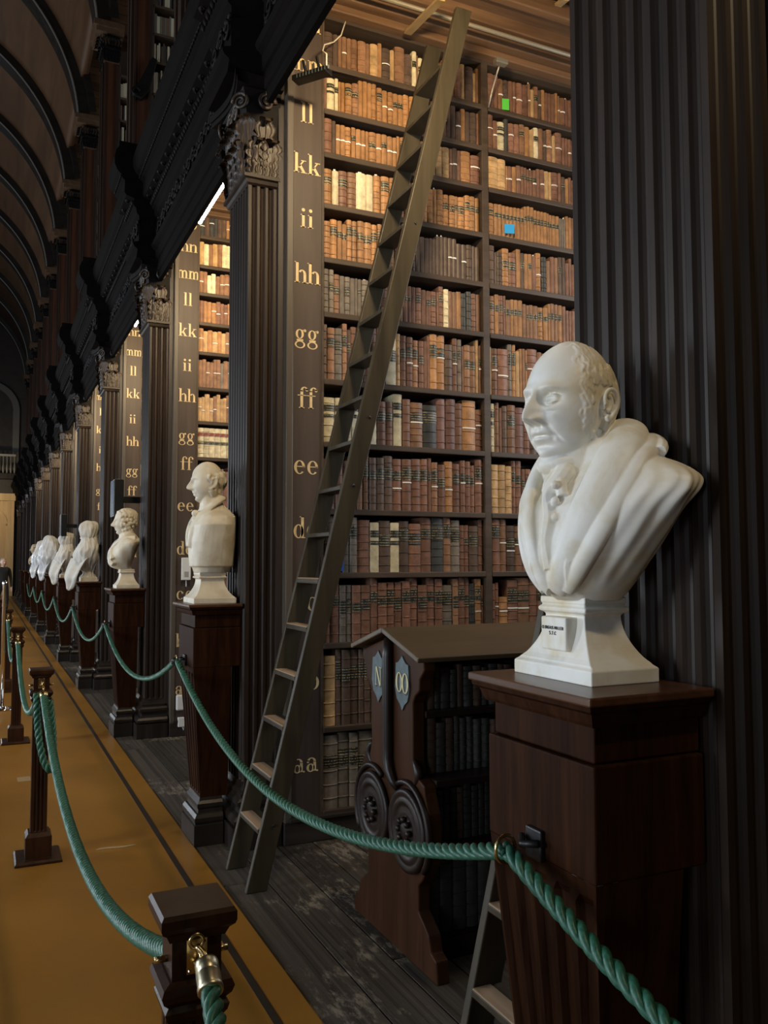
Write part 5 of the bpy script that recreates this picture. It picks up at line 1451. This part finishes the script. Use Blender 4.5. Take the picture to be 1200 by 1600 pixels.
# ---- wrapped busts
def cloth_mat(name, c, rough, sc, trans=0):
    m, nt, p = newmat(name); L = nt.links.new
    tc = N(nt, 'ShaderNodeTexCoord'); n = N(nt, 'ShaderNodeTexNoise', Scale=sc, Detail=5, Roughness=.6, Distortion=1.2); L(tc.outputs['Object'], n.inputs['Vector'])
    r = ramp(nt, n.outputs[0], [(.3, tuple(x*.82 for x in c)), (.7, c)]); L(r.outputs[0], p.inputs['Base Color'])
    p.inputs['Roughness'].default_value = rough; p.inputs['Transmission Weight'].default_value = trans
    b = N(nt, 'ShaderNodeBump', Strength=.5, Distance=.02); L(n.outputs[0], b.inputs['Height']); L(b.outputs[0], p.inputs['Normal'])
    return m
SHEET = cloth_mat('white_sheet', (.66, .63, .57), .8, 6); PLAS = cloth_mat('clear_plastic', (.62, .63, .64), .25, 9)
def wrapped(i, label, mat, seed, lean=0, tailx=-.2, big=1.0, tied=True, base=True):
    x, y, hw, top = PED[i]; rs = random.Random(seed)
    e = tag(empty('wrapped_bust', (x+.172, y, top), -PI/2), label, 'wrapped bust', 'wrapped busts')
    b = MB(); p1, p2, p3 = rs.uniform(0, 6), rs.uniform(0, 6), rs.uniform(0, 6)
    if base: MB().rects([(.13, .10, 0), (.13, .10, .05), (.115, .085, .06)]).build('socle', MARB2, e)
    sl = [(.0 if not base else .05, .12, .10, .10, 0), (.10, .085, .075, .075, 0), (.16, .10, .10, .085, 0), (.24, .16, .15, .11, -.01), (.36, .22, .165, .13, -.01), (.44, .215, .14, .13, 0), (.50, .15, .115, .12, 0), (.56, .105, .10, .10, -.005), (.60, .108, .115, .11, -.01), (.68, .118, .128, .125, -.01), (.74, .10, .11, .11, -.005), (.775, .05, .06, .06, 0), (.785, .01, .01, .01, 0)]
    if not tied: sl = [(.02, .10, .10, .10, 0), (.12, .16, .16, .14, -.02), (.28, .24, .20, .17, -.03), (.42, .26, .20, .18, -.01), (.55, .23, .17, .17, .01), (.66, .16, .13, .14, .02), (.74, .09, .09, .09, .02), (.765, .01, .01, .01, .02)]
    sl = cr(sl, 5)
    def fold(t, z): return .055*math.sin(5*t+p1+z*9)*(.4+.6*abs(math.sin(z*8+p2)))+.03*math.sin(13*t+p3-z*16)+.02*math.sin(23*t+z*30+p2)
    loft(b, sl, 96, fold, .95)
    def jig(p):
        q = Vector(p); n_ = noise.noise_vector(q*7+Vector((seed*3.1, 0, 0)))*.022+noise.noise_vector(q*16+Vector((0, seed, 0)))*.009
        return q+n_*sm(.0, .08, q.z)
    b.v = [(q.x*big+.03*math.sin(seed)*q.z, q.y*big+lean*q.z, q.z*big) for q in map(jig, b.v)]
    me = b.mesh('wrapping', mat, True); o = mk('wrapping', me, e)
    if tied: MB().tube([(.104*math.cos(a)*big, (-.003+.102*math.sin(a))*big+lean*.555, .555*big+.01*math.sin(3*a)) for a in [2*PI*j/24 for j in range(24)]], .008, 6, closed=True).build('tie', mat, e, True)
    # loose tail hanging over the pedestal edge
    t = MB()
    def tf(u, v):
        s = v; yy = -.13-.125*sm(0, .45, s)-.01*math.sin(s*6); zz = .30-.30*sm(0, .5, s)*.9-.24*max(0, s-.45)
        wdt = .17*(1-s)**.55+.010; xx = tailx*.25*s+(u-.5)*2*wdt
        return (xx, yy+.016*math.sin(u*11+s*3), zz+.010*math.sin(u*7+s*5))
    t.grid(tf, 14, 18); t.xf(Matrix.Rotation(math.radians(32), 4, 'Z')); q = t.build('loose_tail', mat, e, True); sd = q.modifiers.new('thick', 'SOLIDIFY'); sd.thickness = .004
    return e
wrapped(3, 'bust wrapped in a white sheet tied at the neck, nearest of the wrapped ones', SHEET, 1)
wrapped(4, 'smaller-looking bust in a white sheet with a loose hanging corner, second of the wrapped ones', SHEET, 2, 0, .1, .96)
wrapped(5, 'bust shrouded in loose clear plastic hanging over its pedestal', PLAS, 3, -.12, 0, 1.05, False, False)
wrapped(6, 'bust covered in bunched white plastic beyond the clear one', PLAS, 4, -.05, 0, 1.0, False, False)

# ================================================================== SMALL THINGS
# wall-mounted display box on the third pilaster
o = tag(empty('display_box', (1.10, PN(2)+.36, 2.05)), 'slim dark display box with bluish face on the pilaster behind the wigged bust', 'display')
MB().box(0, 0, 0, .09, .26, .36).build('housing', BLACKM, o, bevel=.004); MB().box(-.004, .012, .012, 0, .248, .348).build('screen', plain('screen_grey', (.16, .20, .25), .2), o); MB().box(.09, .10, .14, .26, .16, .2).build('arm', BLACKM, o)
o = tag(empty('display_box', (1.10, PN(4)+.10, 2.05)), 'slim dark display box on a pilaster farther down the hall', 'display')
MB().box(0, 0, 0, .09, .26, .36).build('housing', BLACKM, o, bevel=.004); MB().box(-.004, .012, .012, 0, .248, .348).build('screen', MATS['screen_grey'], o); MB().box(.09, .10, .14, .26, .16, .2).build('arm', BLACKM, o)
yb = BY(2)
o = tag(empty('intercom', (1.70, yb-.001, 1.44)), 'white wall device on the stile behind the square-cut bust', 'wall device')
MB().box(-.045, -.035, 0, .04, 0, .21).build('casing', WHITEP, o, bevel=.006); MB().box(-.02, -.037, .03, .02, -.034, .08).build('panel', plain('grey_plastic', (.35, .35, .34), .5), o); MB().tube([(0, -.02, 0), (.0, -.02, -.06)], .004, 6).build('cable', WHITEP, o)
o = tag(empty('switch_box', (1.66, yb-.001, .24)), 'white rounded wall box low on the stile beside the second pedestal', 'wall box')
MB().box(-.04, -.045, 0, .04, 0, .14).build('casing', WHITEP, o, bevel=.012); MB().tube([(.025, -.02, .14), (.035, -.02, .17), (.03, -.015, .20)], .004, 6).build('cable', IRON, o)
o = tag(empty('socket', (1.665, yb-.021, .09)), 'small cream socket below the white wall box', 'socket')
MB().box(-.028, -.03, 0, .028, .02, .085).build('casing', WHITEP, o, bevel=.004); MB().tube([(.01, -.02, 0), (.02, -.025, -.03), (.025, -.02, .0)], .003, 6).build('cable', WHITEP, o)
# pale mark and a raised crease on the walkway
o = MB().box(.245, 6.86, .006, .335, 7.0, .0072).build('walkway_strip', plain('tan_strip', (.36, .24, .12), .5)); tag(o, 'short pale strip on the walkway beside the second rope post', 'strip')  # flat strip, paler than the covering
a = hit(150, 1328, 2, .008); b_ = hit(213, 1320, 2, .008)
o = MB().tube([a.lerp(b_, t)+Vector((0, .006*math.sin(t*7), 0)) for t in [i/10 for i in range(11)]], [.002]+[.006]*9+[.002], 8).build('crease_highlight', plain('crease_sheen', (.45, .32, .18), .15)); tag(o, 'pale line for the highlight on a raised crease in the brown walkway covering', 'crease')  # paler colour stands in for the highlight along the crease
# chrome barrier post at the left edge
o = tag(empty('barrier_post', (.19, 10.3, .006)), 'thin chrome post on a round foot at the left edge', 'post')
MB().lathe([(.15, 0), (.15, .012), (.04, .03), (.02, .035)], 28).build('foot', CHROME, o, True); MB().lathe([(.020, .03), (.020, 1.35), (.026, 1.36), (.026, 1.40), (.0, 1.41)], 16).build('pole', CHROME, o, True)
# gallery reading slope above the cornice
o = tag(empty('gallery_bracket', hit(232, 118, 1, PN(3)-.08)), 'carved dark bracket on the upper gallery front', 'bracket')
MB().prism([(-.20, -.28), (.05, .28), (.12, .25), (.02, -.20), (-.08, -.34)], 1, 0, .12).build('side', CARVE, o, bevel=.01, auto=True)
MB().tube([(-.16+.05*math.cos(t), -.02, -.26+.05*math.sin(t)) for t in [i*.5 for i in range(11)]], .014, 6).build('scroll', CARVE, o, True)

# ---- a visitor in black far down the hall
def person(loc, rz, label):
    e = tag(empty('person', loc, rz), label, 'person')
    v = [(0, 0, .95), (0, 0, 1.12), (0, -.01, 1.32), (0, 0, 1.46), (.17, 0, 1.42), (.23, .02, 1.14), (.20, -.10, .92), (-.17, 0, 1.42), (-.23, .02, 1.14), (-.20, -.10, .92), (.10, 0, .90), (.11, -.03, .50), (.11, .02, .08), (.12, -.12, .04), (-.10, 0, .90), (-.11, .05, .50), (-.11, .10, .08), (-.12, -.04, .04)]
    ed = [(0, 1), (1, 2), (2, 3), (3, 4), (4, 5), (5, 6), (3, 7), (7, 8), (8, 9), (0, 10), (10, 11), (11, 12), (12, 13), (0, 14), (14, 15), (15, 16), (16, 17)]
    rd_ = [.15, .14, .16, .10, .075, .055, .04, .075, .055, .04, .095, .065, .045, .035, .095, .065, .045, .035]
    me = bpy.data.meshes.new('body'); me.from_pydata(v, ed, []); o = mk('body', me, e); me.materials.append(plain('black_cloth', (.012, .012, .014), .8))
    sk = o.modifiers.new('skin', 'SKIN')
    for i, r in enumerate(rd_): me.skin_vertices[0].data[i].radius = (r, r*.78)
    me.skin_vertices[0].data[0].use_root = True
    s = o.modifiers.new('sub', 'SUBSURF'); s.levels = 2; s.render_levels = 2
    SK = plain('skin', (.55, .36, .28), .5)
    hb = head_mesh(dict(fat=.3), 60, 40); hb.tube([(0, .01, -.08), (0, .02, -.19)], .052, 14)
    for q in (-1, 1): ear(hb, q)
    hb.xf(Matrix.Translation((0, -.01, 1.63)) @ Matrix.Scale(.9, 4)); mk('head', remesh(hb, .005, 'head', SK, 1), e)
    h = MB(); h.ball((0, .012, 1.66), .078, .098, .095, 16, 10); h.build('hair', plain('grey_hair', (.25, .23, .21), .7), e, True)
    for q in (-1, 1):
        hd = MB(); hd.ball((q*.20, -.12, .87), .02, .035, .045, 8, 6)
        for k in range(4): hd.tube([(q*.20, -.10-.018*k, .85), (q*.195, -.105-.018*k, .81), (q*.19, -.105-.016*k, .78)], .009, 6)
        hd.tube([(q*.19, -.09, .88), (q*.165, -.12, .85), (q*.16, -.13, .82)], .010, 6); mk('hand', remesh(hd, .004, 'hand', SK, 1), e)
    return e
person((.45, 27.0, .006), math.radians(20), 'visitor in black clothes standing far down the hall at the left edge')
